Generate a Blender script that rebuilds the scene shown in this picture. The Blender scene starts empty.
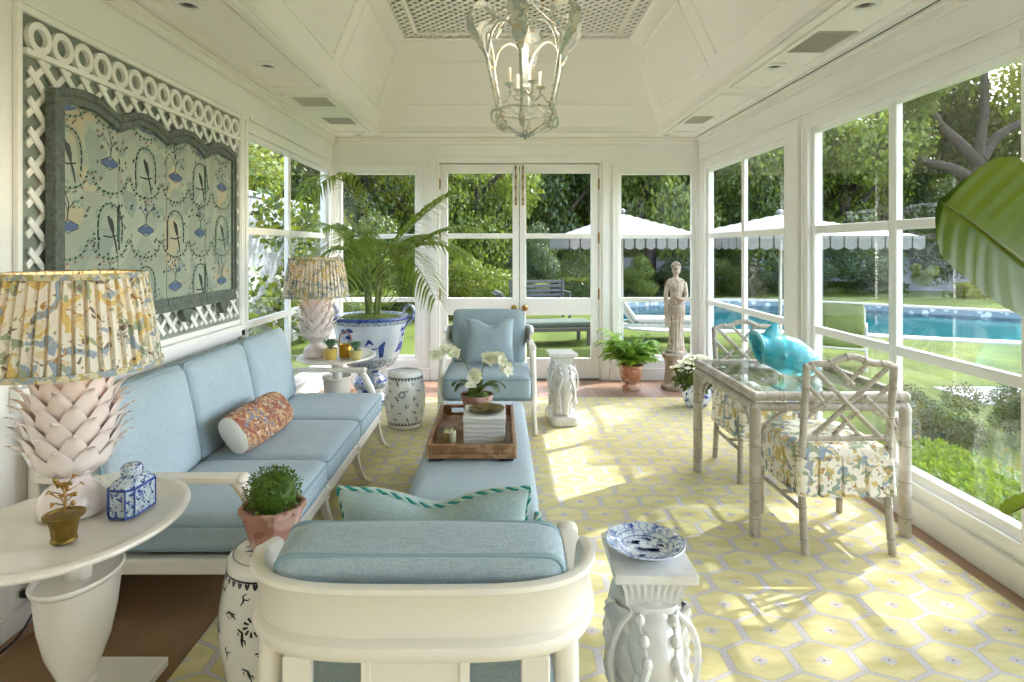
import bpy, math, random
from mathutils import Vector, Matrix, Euler
random.seed(7)
C = bpy.context.scene.collection
PI = math.pi
F, VX, VY, EYE = 600.0, 500.0, 248.0, 1.46     # focal length and vanishing point in pixels, eye height in metres

def at(px, py, Y):
    return Vector(((px-VX)*Y/F, Y, EYE-(py-VY)*Y/F))

# ------------------------------------------------------------------ mesh builder
class B:
    def __init__(s): s.v=[]; s.f=[]; s.m=[]
    def add(s, vs, fs, mi=0):
        b=len(s.v); s.v.extend([tuple(p) for p in vs])
        for f in fs: s.f.append(tuple(b+i for i in f)); s.m.append(mi)
        return s
    def box(s, c, d, rot=None, mi=0):
        h=[x/2 for x in d]; vs=[]
        for x in (-1,1):
            for y in (-1,1):
                for z in (-1,1):
                    p=Vector((x*h[0],y*h[1],z*h[2]))
                    if rot is not None: p=rot@p
                    vs.append(p+Vector(c))
        return s.add(vs,[(0,1,3,2),(4,6,7,5),(0,4,5,1),(2,3,7,6),(0,2,6,4),(1,5,7,3)],mi)
    def bb(s, x0,x1,y0,y1,z0,z1, mi=0):
        return s.box(((x0+x1)/2,(y0+y1)/2,(z0+z1)/2),(abs(x1-x0),abs(y1-y0),abs(z1-z0)),None,mi)
    def lathe(s, prof, n=32, c=(0,0,0), sx=1, sy=1, mi=0, mod=None, cap=True, mis=None):
        vs=[]; fs=[]
        for (r,z) in prof:
            for k in range(n):
                a=2*PI*k/n; rr=r*(mod(a,z) if mod else 1)
                vs.append((c[0]+rr*sx*math.cos(a),c[1]+rr*sy*math.sin(a),c[2]+z))
        for i in range(len(prof)-1):
            m=mis[i] if mis else mi
            s.add([],[],m)
        b=len(s.v); s.v.extend(vs)
        for i in range(len(prof)-1):
            m=mis[i] if mis else mi
            for k in range(n):
                k2=(k+1)%n
                s.f.append((b+i*n+k,b+i*n+k2,b+(i+1)*n+k2,b+(i+1)*n+k)); s.m.append(m)
        if cap:
            if prof[0][0]>1e-6: s.f.append(tuple(b+k for k in range(n-1,-1,-1))); s.m.append(mis[0] if mis else mi)
            if prof[-1][0]>1e-6: s.f.append(tuple(b+(len(prof)-1)*n+k for k in range(n))); s.m.append(mis[-1] if mis else mi)
        return s
    def loft(s, rings, mi=0, cap=True, closed=True):
        n=len(rings[0]); b=len(s.v)
        for r in rings: s.v.extend([tuple(p) for p in r])
        for i in range(len(rings)-1):
            for k in range(n if closed else n-1):
                k2=(k+1)%n
                s.f.append((b+i*n+k,b+i*n+k2,b+(i+1)*n+k2,b+(i+1)*n+k)); s.m.append(mi)
        if cap and closed:
            s.f.append(tuple(b+k for k in range(n-1,-1,-1))); s.m.append(mi)
            s.f.append(tuple(b+(len(rings)-1)*n+k for k in range(n))); s.m.append(mi)
        return s
    def tube(s, path, r, n=8, mi=0, closed=False, cap=True, flat=1.0):
        P=[Vector(p) for p in path]; L=len(P)
        if L<2: return s
        R=r if isinstance(r,(list,tuple)) else [r]*L
        def tan(i):
            if closed: t=P[(i+1)%L]-P[(i-1)%L]
            else: t=P[min(i+1,L-1)]-P[max(i-1,0)]
            return t.normalized() if t.length>1e-9 else Vector((0,0,1))
        t=tan(0); u=t.orthogonal().normalized()
        if abs(t.z)<.95:
            u=(Vector((0,0,1))-t*t.z).normalized()
        rings=[]
        for i in range(L):
            t=tan(i); u=(u-t*u.dot(t))
            u=u.normalized() if u.length>1e-6 else t.orthogonal().normalized()
            w=t.cross(u)
            rings.append([P[i]+(u*math.cos(2*PI*k/n)*flat+w*math.sin(2*PI*k/n))*R[i] for k in range(n)])
        if closed: rings.append(rings[0])
        return s.loft(rings,mi,cap and not closed)
    def ball(s, c, r, nu=16, nv=10, mi=0, rot=None, fn=None):
        if not isinstance(r,(list,tuple)): r=(r,r,r)
        c=Vector(c); vs=[]; fs=[]
        for j in range(nv+1):
            ph=-PI/2+PI*j/nv
            for k in range(nu):
                a=2*PI*k/nu
                p=Vector((math.cos(ph)*math.cos(a),math.cos(ph)*math.sin(a),math.sin(ph)))
                q=Vector((p.x*r[0],p.y*r[1],p.z*r[2]))
                if fn: q=fn(q,p)
                if rot is not None: q=rot@q
                vs.append(c+q)
        for j in range(nv):
            for k in range(nu):
                k2=(k+1)%nu; fs.append((j*nu+k,j*nu+k2,(j+1)*nu+k2,(j+1)*nu+k))
        return s.add(vs,fs,mi)
    def cushion(s, c, d, r=.04, puff=.02, n=12, rot=None, mi=0, bulge=.0):
        """rounded box of size d, top and bottom swelling by puff"""
        h=Vector(d)/2; r=min(r,h.x,h.y,h.z); inn=h-Vector((r,r,r)); c=Vector(c)
        def P(p):
            q=Vector([max(-inn[i],min(inn[i],p[i])) for i in range(3)])
            dd=p-q
            if dd.length<1e-9: dd=Vector((0,0,1))
            v=q+dd.normalized()*r
            kx=max(0,1-(v.x/h.x)**2); ky=max(0,1-(v.y/h.y)**2); kz=max(0,1-(v.z/h.z)**2)
            v.z+=(1 if v.z>0 else -1)*puff*math.sqrt(kx*ky)*(abs(v.z)/h.z)
            v.y+=bulge*kx*kz*(v.y/h.y); v.x+=bulge*ky*kz*(v.x/h.x)
            if rot is not None: v=rot@v
            return c+v
        g=[]
        for i in range(n+1):                       # spacing dense near the edges
            t=-1+2*i/n; g.append(math.copysign(1-(1-abs(t))**1.6,t))
        for ax in range(3):
            for sg in (-1,1):
                a1,a2=[(1,2),(2,0),(0,1)][ax]; vs=[]; fs=[]
                for i in range(n+1):
                    for j in range(n+1):
                        p=Vector((0,0,0)); p[ax]=sg*h[ax]; p[a1]=g[i]*h[a1]; p[a2]=g[j]*h[a2]; vs.append(P(p))
                for i in range(n):
                    for j in range(n):
                        f=(i*(n+1)+j,(i+1)*(n+1)+j,(i+1)*(n+1)+j+1,i*(n+1)+j+1)
                        fs.append(f if sg>0 else f[::-1])
                s.add(vs,fs,mi)
        return s
    def prism(s, pts, h, mi=0, M=None):
        """2-D polygon pts raised by h along +z, then put through M"""
        n=len(pts); a=[Vector((p[0],p[1],0)) for p in pts]+[Vector((p[0],p[1],h)) for p in pts]
        if M is not None: a=[M@p for p in a]
        fs=[tuple(range(n-1,-1,-1)),tuple(range(n,2*n))]+[(i,(i+1)%n,n+(i+1)%n,n+i) for i in range(n)]
        return s.add(a,fs,mi)
    def leaf(s, path, widths, up=(0,0,1), fold=.15, mi=0):
        """blade along path: left edge, midrib, right edge"""
        P=[Vector(p) for p in path]; up=Vector(up); vs=[]; L=len(P)
        for i,p in enumerate(P):
            t=(P[min(i+1,L-1)]-P[max(i-1,0)]).normalized(); w=t.cross(up)
            w=w.normalized() if w.length>1e-6 else t.orthogonal().normalized()
            nn=w.cross(t)
            vs+= [p-w*widths[i]+nn*fold*widths[i], p, p+w*widths[i]+nn*fold*widths[i]]
        fs=[]
        for i in range(L-1):
            a=i*3; fs+=[(a,a+1,a+4,a+3),(a+1,a+2,a+5,a+4)]
        return s.add(vs,fs,mi)
    def xform(s, M):
        s.v=[tuple(M@Vector(p)) for p in s.v]; return s

def rotz(a): return Matrix.Rotation(a,3,'Z')
def roty(a): return Matrix.Rotation(a,3,'Y')
def rotx(a): return Matrix.Rotation(a,3,'X')

def spline(pts, k=6, closed=False):
    P=[Vector(p) for p in pts]; out=[]; n=len(P)
    rng=range(n if closed else n-1)
    for i in rng:
        if closed: a,b,c,d=P[(i-1)%n],P[i],P[(i+1)%n],P[(i+2)%n]
        else: a,b,c,d=P[max(i-1,0)],P[i],P[i+1],P[min(i+2,n-1)]
        for j in range(k):
            t=j/k
            out.append(.5*((2*b)+(c-a)*t+(2*a-5*b+4*c-d)*t*t+(3*b-a-3*c+d)*t**3))
    if not closed: out.append(P[-1])
    return out

def lerp(a,b,t): return a+(b-a)*t

def obj(name, b, mats, parent=None, smooth=True, bevel=0, loc=None, angle=40):
    me=bpy.data.meshes.new(name); me.from_pydata(b.v,[],b.f)
    if not isinstance(mats,(list,tuple)): mats=[mats]
    for m in mats: me.materials.append(m)
    me.polygons.foreach_set('material_index', b.m)
    me.validate(); me.update()
    if smooth:
        me.polygons.foreach_set('use_smooth',[True]*len(me.polygons))
        try: me.set_sharp_from_angle(angle=math.radians(angle))
        except Exception: pass
    o=bpy.data.objects.new(name,me); C.objects.link(o)
    if parent is not None: o.parent=parent
    if loc is not None: o.location=loc
    if bevel:
        md=o.modifiers.new('bevel','BEVEL'); md.width=bevel; md.segments=2; md.limit_method='ANGLE'; md.angle_limit=math.radians(50)
    return o

def tag(o, label=None, cat=None, group=None, kind=None):
    if label: o['label']=label
    if cat: o['category']=cat
    if group: o['group']=group
    if kind: o['kind']=kind
    return o

def thing(name, label, cat, loc=(0,0,0), rz=0, group=None):
    o=bpy.data.objects.new(name,None); C.objects.link(o); o.empty_display_size=.1
    o.location=loc; o.rotation_euler=(0,0,rz)
    return tag(o,label,cat,group)

def struct(name, b, mats, parent=None, smooth=False, bevel=0):
    o=obj(name,b,mats,parent,smooth,bevel)
    if parent is None: o['kind']='structure'
    return o

def dup(root, loc=None, rz=None, label=None, group=None, scale=None):
    r=root.copy(); C.objects.link(r)
    if loc is not None: r.location=loc
    if rz is not None: r.rotation_euler=(0,0,rz)
    if scale is not None: r.scale=scale
    if label: r['label']=label
    if group: r['group']=group
    def rec(a,b):
        for ch in list(a.children):
            c=ch.copy(); C.objects.link(c); c.parent=b; rec(ch,c)
    rec(root,r)
    return r

# ------------------------------------------------------------------ materials
def nd(nt, typ, ins=None, **attrs):
    n=nt.nodes.new(typ)
    for k,v in attrs.items(): setattr(n,k,v)
    for k,v in (ins or {}).items():
        if isinstance(v,bpy.types.NodeSocket): nt.links.new(v,n.inputs[k])
        else: n.inputs[k].default_value=v
    return n
def rgba(c): return (c[0],c[1],c[2],1.0)
def hexc(h):
    """sRGB hex to linear"""
    out=[]
    for i in (0,2,4):
        x=int(h[i:i+2],16)/255; out.append(x/12.92 if x<=.04045 else ((x+.055)/1.055)**2.4)
    return tuple(out)
def new(name):
    m=bpy.data.materials.new(name); m.use_nodes=True; nt=m.node_tree
    bs=nt.nodes['Principled BSDF']; return m,nt,bs
def mix(nt, f, a, b, blend='MIX'):
    n=nt.nodes.new('ShaderNodeMix'); n.data_type='RGBA'; n.blend_type=blend
    for i,v in ((0,f),(6,a),(7,b)):
        if isinstance(v,bpy.types.NodeSocket): nt.links.new(v,n.inputs[i])
        else: n.inputs[i].default_value=v if i==0 else rgba(v)
    return n.outputs[2]
def math_(nt, op, a, b=None, c=None, clamp=False):
    n=nt.nodes.new('ShaderNodeMath'); n.operation=op; n.use_clamp=clamp
    for i,v in enumerate((a,b,c)):
        if v is None: continue
        if isinstance(v,bpy.types.NodeSocket): nt.links.new(v,n.inputs[i])
        else: n.inputs[i].default_value=v
    return n.outputs[0]
def coords(nt, scale=(1,1,1), loc=(0,0,0), rot=(0,0,0)):
    tc=nd(nt,'ShaderNodeTexCoord')
    return nd(nt,'ShaderNodeMapping',{'Vector':tc.outputs['Object'],'Scale':scale,'Location':loc,'Rotation':rot}).outputs[0]
def step(nt, v, thr, soft=.03):
    return nd(nt,'ShaderNodeMapRange',{'Value':v,'From Min':thr,'From Max':thr+soft}).outputs[0]
def noise(nt, vec, sc, det=3, rough=.55, dist=0):
    return nd(nt,'ShaderNodeTexNoise',{'Vector':vec,'Scale':sc,'Detail':det,'Roughness':rough,'Distortion':dist}).outputs[0]
def bump(nt, bs, h, strength=.3, dist=.01):
    b=nd(nt,'ShaderNodeBump',{'Strength':strength,'Distance':dist,'Height':h}); nt.links.new(b.outputs[0],bs.inputs['Normal'])

def M(name, col, rough=.5, metal=0, spec=.5, vary=0, vscale=8, bmp=0, bscale=60, coat=0, col2=None):
    m,nt,bs=new(name); col=hexc(col) if isinstance(col,str) else col
    bs.inputs['Roughness'].default_value=rough; bs.inputs['Metallic'].default_value=metal
    bs.inputs['Specular IOR Level'].default_value=spec; bs.inputs['Coat Weight'].default_value=coat
    bs.inputs['Base Color'].default_value=rgba(col)
    v=coords(nt)
    c2=hexc(col2) if isinstance(col2,str) else (col2 or tuple(x*(1-vary) for x in col))
    if vary or col2:
        f=step(nt,noise(nt,v,vscale,5),.35,.3)
        nt.links.new(mix(nt,f,col,c2),bs.inputs['Base Color'])
    if bmp: bump(nt,bs,noise(nt,v,bscale,4),bmp)
    return m

def layered(name, ground, specs, rough=.6, bmp=0, bscale=80, coat=0, warp=0, spec=.5):
    """ground colour with sharp-edged noise shapes of other colours on it: (colour, scale, threshold, seed)"""
    m,nt,bs=new(name); bs.inputs['Roughness'].default_value=rough; bs.inputs['Coat Weight'].default_value=coat
    bs.inputs['Specular IOR Level'].default_value=spec
    col=hexc(ground)
    for i,(c,sc,thr,seed) in enumerate(specs):
        v=coords(nt,loc=(seed*3.1,seed*1.7,seed*2.3))
        col=mix(nt,step(nt,noise(nt,v,sc,2,.5,warp),thr,.02),col,hexc(c))
    nt.links.new(col,bs.inputs['Base Color'])
    if bmp: bump(nt,bs,noise(nt,coords(nt),bscale,3),bmp)
    return m

def linen(name, c1, c2, fine=260, rough=.9):
    m,nt,bs=new(name); bs.inputs['Roughness'].default_value=rough; bs.inputs['Specular IOR Level'].default_value=.2
    bs.inputs['Sheen Weight'].default_value=.2
    a=noise(nt,coords(nt,(1,.12,1)),fine,2); b=noise(nt,coords(nt,(.12,1,1)),fine,2); c=noise(nt,coords(nt,(1,1,.12)),fine,2)
    w=math_(nt,'ADD',math_(nt,'ADD',a,b),c); w=math_(nt,'DIVIDE',w,3.0)
    big=noise(nt,coords(nt),7,3)
    f=math_(nt,'ADD',step(nt,w,.38,.24),math_(nt,'MULTIPLY',math_(nt,'SUBTRACT',big,.5),.7),clamp=True)
    nt.links.new(mix(nt,f,hexc(c2),hexc(c1)),bs.inputs['Base Color'])
    bump(nt,bs,w,.35,.004)
    return m

def leafmat(name, c1, c2, trans=.45, gloss=.35, rough=.4):
    m=bpy.data.materials.new(name); m.use_nodes=True; nt=m.node_tree; nt.nodes.clear()
    g=nd(nt,'ShaderNodeNewGeometry')
    col=mix(nt,g.outputs['Random Per Island'],hexc(c1),hexc(c2))
    d=nd(nt,'ShaderNodeBsdfPrincipled',{'Base Color':col,'Roughness':rough,'Specular IOR Level':gloss})
    t=nd(nt,'ShaderNodeBsdfTranslucent',{'Color':mix(nt,.35,col,(.55,.6,.03))})
    x=nd(nt,'ShaderNodeMixShader',{0:trans,1:d.outputs[0],2:t.outputs[0]})
    o=nd(nt,'ShaderNodeOutputMaterial'); nt.links.new(x.outputs[0],o.inputs[0])
    return m

def glassmat(name, tint=(1,1,1), refl=.8, ior=1.45):
    """thin pane: lets light straight through, reflects by Fresnel"""
    m=bpy.data.materials.new(name); m.use_nodes=True; nt=m.node_tree; nt.nodes.clear()
    fr=nd(nt,'ShaderNodeFresnel',{'IOR':ior})
    f=math_(nt,'MULTIPLY',fr.outputs[0],refl)
    t=nd(nt,'ShaderNodeBsdfTransparent',{'Color':rgba(tint)})
    g=nd(nt,'ShaderNodeBsdfGlossy',{'Roughness':.01,'Color':(1,1,1,1)})
    x=nd(nt,'ShaderNodeMixShader',{0:f,1:t.outputs[0],2:g.outputs[0]})
    o=nd(nt,'ShaderNodeOutputMaterial'); nt.links.new(x.outputs[0],o.inputs[0])
    return m

white=M('white_paint','f0efeb',.42,vary=.03,vscale=3)
ceilw=M('ceiling_paint','f4f0ea',.55,vary=.03,vscale=2)
cream=M('cream_lacquer','e6e1d6',.3,coat=.25,vary=.03,vscale=4)
lattice_back=M('lattice_backing','8f978c',.8,vary=.2,vscale=5)
blue=linen('blue_linen','aebcc4','91a6b0')
blue2=linen('blue_green_linen','b3c3c2','98adae')
piping=M('piping','86a0ab',.9)
teal_rope=M('teal_rope','2f8a84',.85); pale_rope=M('pale_rope','b9d3c9',.85)
porcelain=M('white_porcelain','e8e8e4',.15,coat=.4)
ceramic=M('pale_pink_ceramic','e8dbd6',.2,coat=.5,vary=.05,vscale=10)
glazed=M('glazed_white','dddcd9',.22,coat=.5,vary=.1,vscale=14)
ink=M('ink_black','1d2731',.3); cobalt=M('cobalt_blue','24377e',.25,col2='4a63a8',vscale=30)
brass=M('aged_brass','a8854a',.35,metal=1,vary=.3,vscale=20); gold=M('dull_gold','8a7234',.42,metal=.85,vary=.4,vscale=25)
terra=layered('terracotta','b97f5f',[('cdab94',7,.55,1),('a86b4c',14,.6,2)],.85,.2)
terra_pink=layered('whitewashed_terracotta','a57a6b',[('bb9a8d',6,.52,3),('966658',12,.6,4)],.85,.2)
bamboo_m=layered('painted_bamboo','aaa193',[('b7afa2',9,.5,5),('988e80',22,.64,6)],.5)
bamboo_d=M('bamboo_node','7d7266',.6)
wood=layered('brown_tray_wood','94704f',[('83603f',12,.5,1),('a07d5c',18,.58,2)],.55,.2)
dark=M('black_plastic','15161a',.4)
soil=layered('moss','5b6b1f',[('7f8a2c',30,.5,1),('39451a',40,.58,2)],.95,.8,90)
stone=layered('weathered_stone','b3a293',[('c2b3a4',9,.5,1),('a08e7f',16,.6,2),('8b7b6d',34,.66,3)],.9,.5,70)
shade_in=M('lamp_lining','e9dcc0',.8)
floral_specs=[('d1b877',9,.58,1),('9aa58c',11,.59,2),('97a5b5',8,.6,3),('7d7064',15,.65,4),('b08a5c',17,.66,5),('d9cba4',12,.6,6)]
floral=layered('floral_chintz','ebe5d8',[(c,s*1.75,t+.0,d) for c,s,t,d in floral_specs],.85,warp=.7)
def translucent(name, ground, specs, warp=1.2, amt=.45):
    m=layered(name,ground,specs,.85,warp=warp); nt=m.node_tree; bs=nt.nodes['Principled BSDF']
    src=bs.inputs['Base Color'].links[0].from_socket
    t=nd(nt,'ShaderNodeBsdfTranslucent',{'Color':src})
    x=nd(nt,'ShaderNodeMixShader',{0:amt,1:bs.outputs[0],2:t.outputs[0]})
    nt.links.new(x.outputs[0],nt.nodes['Material Output'].inputs[0]); return m
shade_m=translucent('lampshade_chintz','e2ded4',[(c,s*1.5,t-.005,d+7) for c,s,t,d in floral_specs],amt=.15)
trimband=layered('lampshade_trim','c9bf9f',[('8b96a0',40,.5,1),('a89a62',50,.55,2)],.8)
bw=layered('blue_and_white_glaze','dfe3ea',[('3a52a0',17,.56,1),('24377e',26,.62,2),('8fa0cf',12,.62,3)],.15,coat=.5,warp=.6)
bw_fine=layered('fine_blue_and_white_glaze','b4c0c8',[('3a4f8f',55,.57,4),('8ea3c0',40,.57,5),('2b3a72',80,.6,6)],.15,coat=.5,warp=1)
paisley=layered('paisley_weave','8f5a45',[('b28a62',22,.5,1),('6f7a8c',14,.58,2),('cdbb9d',34,.6,3),('86443a',26,.6,4),('4f5a6b',40,.65,5)],.9,warp=1.5)
greyw=M('ivory_linen','d9d5cc',.9,vary=.05)
glass=glassmat('window_glass',(.99,1,.995),.13)
tableglass=glassmat('table_glass',(.95,.99,.98),.5,1.45)
leaf_palm=leafmat('palm_leaf','5f8030','8ba64d',.4)
leaf_fern=leafmat('fern_leaf','72a534','a3cd5a',.45)
leaf_dark=leafmat('dark_leaf','1e3413','34511f',.25)
leaf_box=leafmat('boxwood_leaf','2f4a18','587a2b',.25)
leaf_big=leafmat('banana_leaf','34521a','4a6d1f',.5,.4)
petal=leafmat('white_petal','f3f0e4','e3e6d2',.35)
stem_m=M('green_stem','6d7a3a',.6,vary=.2); bark=layered('bark','3a312a',[('4a4037',8,.5,1),('241f1a',14,.56,2)],.95,.8,30)
SKY,SUN,SPOT,EXPO=.9,3.8,1.2,.95
# ------------------------------------------------------------------ the room
XL, XR, YB, ZC, YR = -1.85, 2.2, 6.64, 2.68, -1.4     # walls, ceiling, open rear end
GZ = -.25                                              # garden level

def wall_with(b, axis, p0, p1, u0, u1, z0, z1, holes):
    def bx(a0,a1,c0,c1):
        if a1-a0<1e-4 or c1-c0<1e-4: return
        if axis=='x': b.bb(p0,p1,a0,a1,c0,c1)
        else: b.bb(a0,a1,p0,p1,c0,c1)
    u=u0
    for (a,c,e,f) in sorted(holes):
        bx(u,a,z0,z1); bx(a,c,z0,e); bx(a,c,f,z1); u=c
    bx(u,u1,z0,z1)

WZ0, WZ1 = .22, 2.32
b=B(); wall_with(b,'x',XL-.08,XL,YR,YB+.08,-.3,ZC+.1,[(4.35,6.47,WZ0,WZ1)]); wl=struct('wall_left',b,white)
b=B(); wall_with(b,'x',XR,XR+.08,YR,YB+.08,-.3,ZC+.1,[(4.60,6.42,WZ0,WZ1),(2.50,4.27,WZ0,WZ1),(.40,2.17,WZ0,WZ1),(-1.30,.07,WZ0,WZ1)]); wr=struct('wall_right',b,white)
b=B(); wall_with(b,'y',YB,YB+.08,XL,XR,-.3,ZC+.1,[(-1.79,-.91,WZ0,WZ1),(-.70,1.13,0,2.40),(1.31,2.16,WZ0,WZ1)]); wb=struct('wall_back',b,white)

b=B(); wall_with(b,'y',YR-.16,YR,XL,XR,-.3,ZC+.1,[]); wq=struct('wall_rear',b,white)

def bx_on(b, axis, p, t, u0,u1,z0,z1, mi=0):
    """box on a wall plane: from p to p+t along the wall's axis"""
    if axis=='x': b.bb(min(p,p+t),max(p,p+t),u0,u1,z0,z1,mi)
    else: b.bb(u0,u1,min(p,p+t),max(p,p+t),z0,z1,mi)

def window(name, axis, p, s, u0,u1,z0,z1, mull, rails, fr=.035, bar=.05, casing=True):
    """s: direction out of the room. mull: (u, width) list; rails: (z, width) list"""
    b=B()
    for (a,c,e,f) in ((u0,u0+fr,z0,z1),(u1-fr,u1,z0,z1),(u0+fr,u1-fr,z0,z0+fr),(u0+fr,u1-fr,z1-fr,z1)):
        bx_on(b,axis,p+s*.012,s*.06,a,c,e,f)
    for (u,w) in mull: bx_on(b,axis,p+s*.018,s*.04,u-w/2,u+w/2,z0+fr,z1-fr)
    us=sorted([u0+fr]+[v for (u,w) in mull for v in (u-w/2,u+w/2)]+[u1-fr])
    for (z,w) in rails:
        for i in range(0,len(us),2): bx_on(b,axis,p+s*.020,s*.036,us[i],us[i+1],z-w/2,z+w/2)
    o=struct(name,b,white,bevel=.006)
    if casing:
        k=B(); cw=.07
        for (a,c,e,f) in ((u0-cw,u0+.004,z0-.02,z1+cw),(u1-.004,u1+cw,z0-.02,z1+cw),(u0+.004,u1-.004,z1-.004,z1+cw),(u0-cw-.01,u1+cw+.01,z0-.05,z0-.012)):
            bx_on(k,axis,p-s*.001,-s*.018,a,c,e,f)
        for (a,c,e,f) in ((u0-cw,u0-cw+.02,z0-.012,z1+cw),(u1+cw-.02,u1+cw,z0-.012,z1+cw)):
            bx_on(k,axis,p-s*.018,-s*.012,a,c,e,f)
        obj('casing',k,white,o,False,.004)
    g=B(); bx_on(g,axis,p+s*.036,s*.004,u0+fr*.6,u1-fr*.6,z0+fr*.6,z1-fr*.6); obj('glass',g,glass,o,False)
    return o
RAILS=[(1.59,.055),(.885,.055)]
window('window_1','x',XL,-1,4.37,6.45,WZ0+.01,WZ1-.01,[(5.335,.065)],RAILS)
window('window_2','y',YB,1,-1.79,-.91,WZ0+.01,WZ1-.01,[],[(1.59,.05),(.885,.05)])
window('window_3','y',YB,1,1.31,2.16,WZ0+.01,WZ1-.01,[],[(1.59,.05),(.885,.05)])
window('window_4','x',XR,1,4.61,6.41,WZ0+.01,WZ1-.01,[(5.49,.06)],RAILS)
window('window_5','x',XR,1,2.51,4.26,WZ0+.01,WZ1-.01,[(3.395,.066)],RAILS)
window('window_6','x',XR,1,.41,2.16,WZ0+.01,WZ1-.01,[(1.285,.066)],RAILS)
window('window_7','x',XR,1,-1.29,.06,WZ0+.01,WZ1-.01,[(-.61,.066)],RAILS)

# french doors
def leaf_door(name, x0, x1, knob_x, hinge_x, bolt_x, label):
    y0,y1=YB+.02,YB+.065; b=B()
    gx0,gx1=(x0+.085 if hinge_x<knob_x else x0+.07),(x1-.07 if hinge_x<knob_x else x1-.085)
    b.bb(x0,gx0,y0,y1,.01,2.39); b.bb(gx1,x1,y0,y1,.01,2.39)
    for (e,f) in ((.01,.235),(.715,.905),(1.565,1.62),(2.29,2.39)): b.bb(gx0,gx1,y0,y1,e,f)
    o=struct(name,b,white,bevel=.006)
    g=B(); g.bb(gx0-.005,gx1+.005,y0+.02,y0+.024,.23,2.295); obj('glass',g,glass,o,False)
    k=B(); k.lathe([(.034,0),(.034,.006),(.012,.012),(.012,.03),(.028,.036),(.033,.05),(.026,.062),(0,.066)],20)
    k.xform(Matrix.Translation((knob_x,y0,.795))@Matrix.Rotation(PI/2,4,'X')); obj('knob',k,brass,o)
    for z in (2.17,1.57,.95):
        h=B(); h.tube([(hinge_x,y0-.008,z-.055),(hinge_x,y0-.008,z+.055)],.008,10); h.box((hinge_x,y0-.001,z),(.03,.004,.1)); 
        h.ball((hinge_x,y0-.008,z+.058),.009,8,6); h.ball((hinge_x,y0-.008,z-.058),.009,8,6); obj('hinge',h,brass,o)
    t=B(); t.tube([(bolt_x,y0-.014,1.96),(bolt_x,y0-.014,2.38)],.006,8)
    for z in (2.0,2.13,2.25,2.35): t.box((bolt_x,y0-.007,z),(.022,.014,.03)); t.ball((bolt_x,y0-.016,z),(.011,.009,.014),8,6)
    t.ball((bolt_x,y0-.016,1.95),(.013,.013,.02),8,6); obj('bolt',t,brass,o)
    return o
leaf_door('door_1',-.665,.21,.155,-.672,.175,'')
leaf_door('door_2',.22,1.095,.275,1.102,.255,'')
b=B()
for (a,c,e,f) in ((-.70,-.67,0,2.40),(1.10,1.13,0,2.40)): b.bb(a,c,YB+.004,YB+.078,e,f)
b.bb(-.67,1.10,YB+.066,YB+.078,2.37,2.40)
for (a,c,e,f) in ((-.775,-.70,0,2.47),(1.13,1.205,0,2.47),(-.70,1.13,2.40,2.47)): b.bb(a,c,YB-.02,YB-.001,e,f)
struct('trim_1',b,white,bevel=.005)
b=B(); b.bb(-.70,1.13,YB-.02,YB+.16,-.05,.004); struct('trim_2',b,M('threshold','6c6257',.6),bevel=.004)

# floor, rug, carpet
def plank_mat():
    m,nt,bs=new('red_brown_floorboards'); bs.inputs['Roughness'].default_value=.45
    br=nd(nt,'ShaderNodeTexBrick',{'Vector':coords(nt,rot=(0,0,PI/2)),'Color1':rgba(hexc('a5846f')),'Color2':rgba(hexc('93725e')),'Mortar':rgba(hexc('866a58')),'Scale':1.0,'Mortar Size':.004,'Brick Width':.9,'Row Height':.075})
    n=noise(nt,coords(nt,(14,1.2,1)),5,4)
    nt.links.new(mix(nt,math_(nt,'MULTIPLY',n,.5),br.outputs[0],hexc('ad8d79')),bs.inputs['Base Color']); return m
b=B(); b.bb(XL-.1,XR+.1,YR,YB+.1,-.3,0); struct('floor',b,plank_mat())

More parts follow.
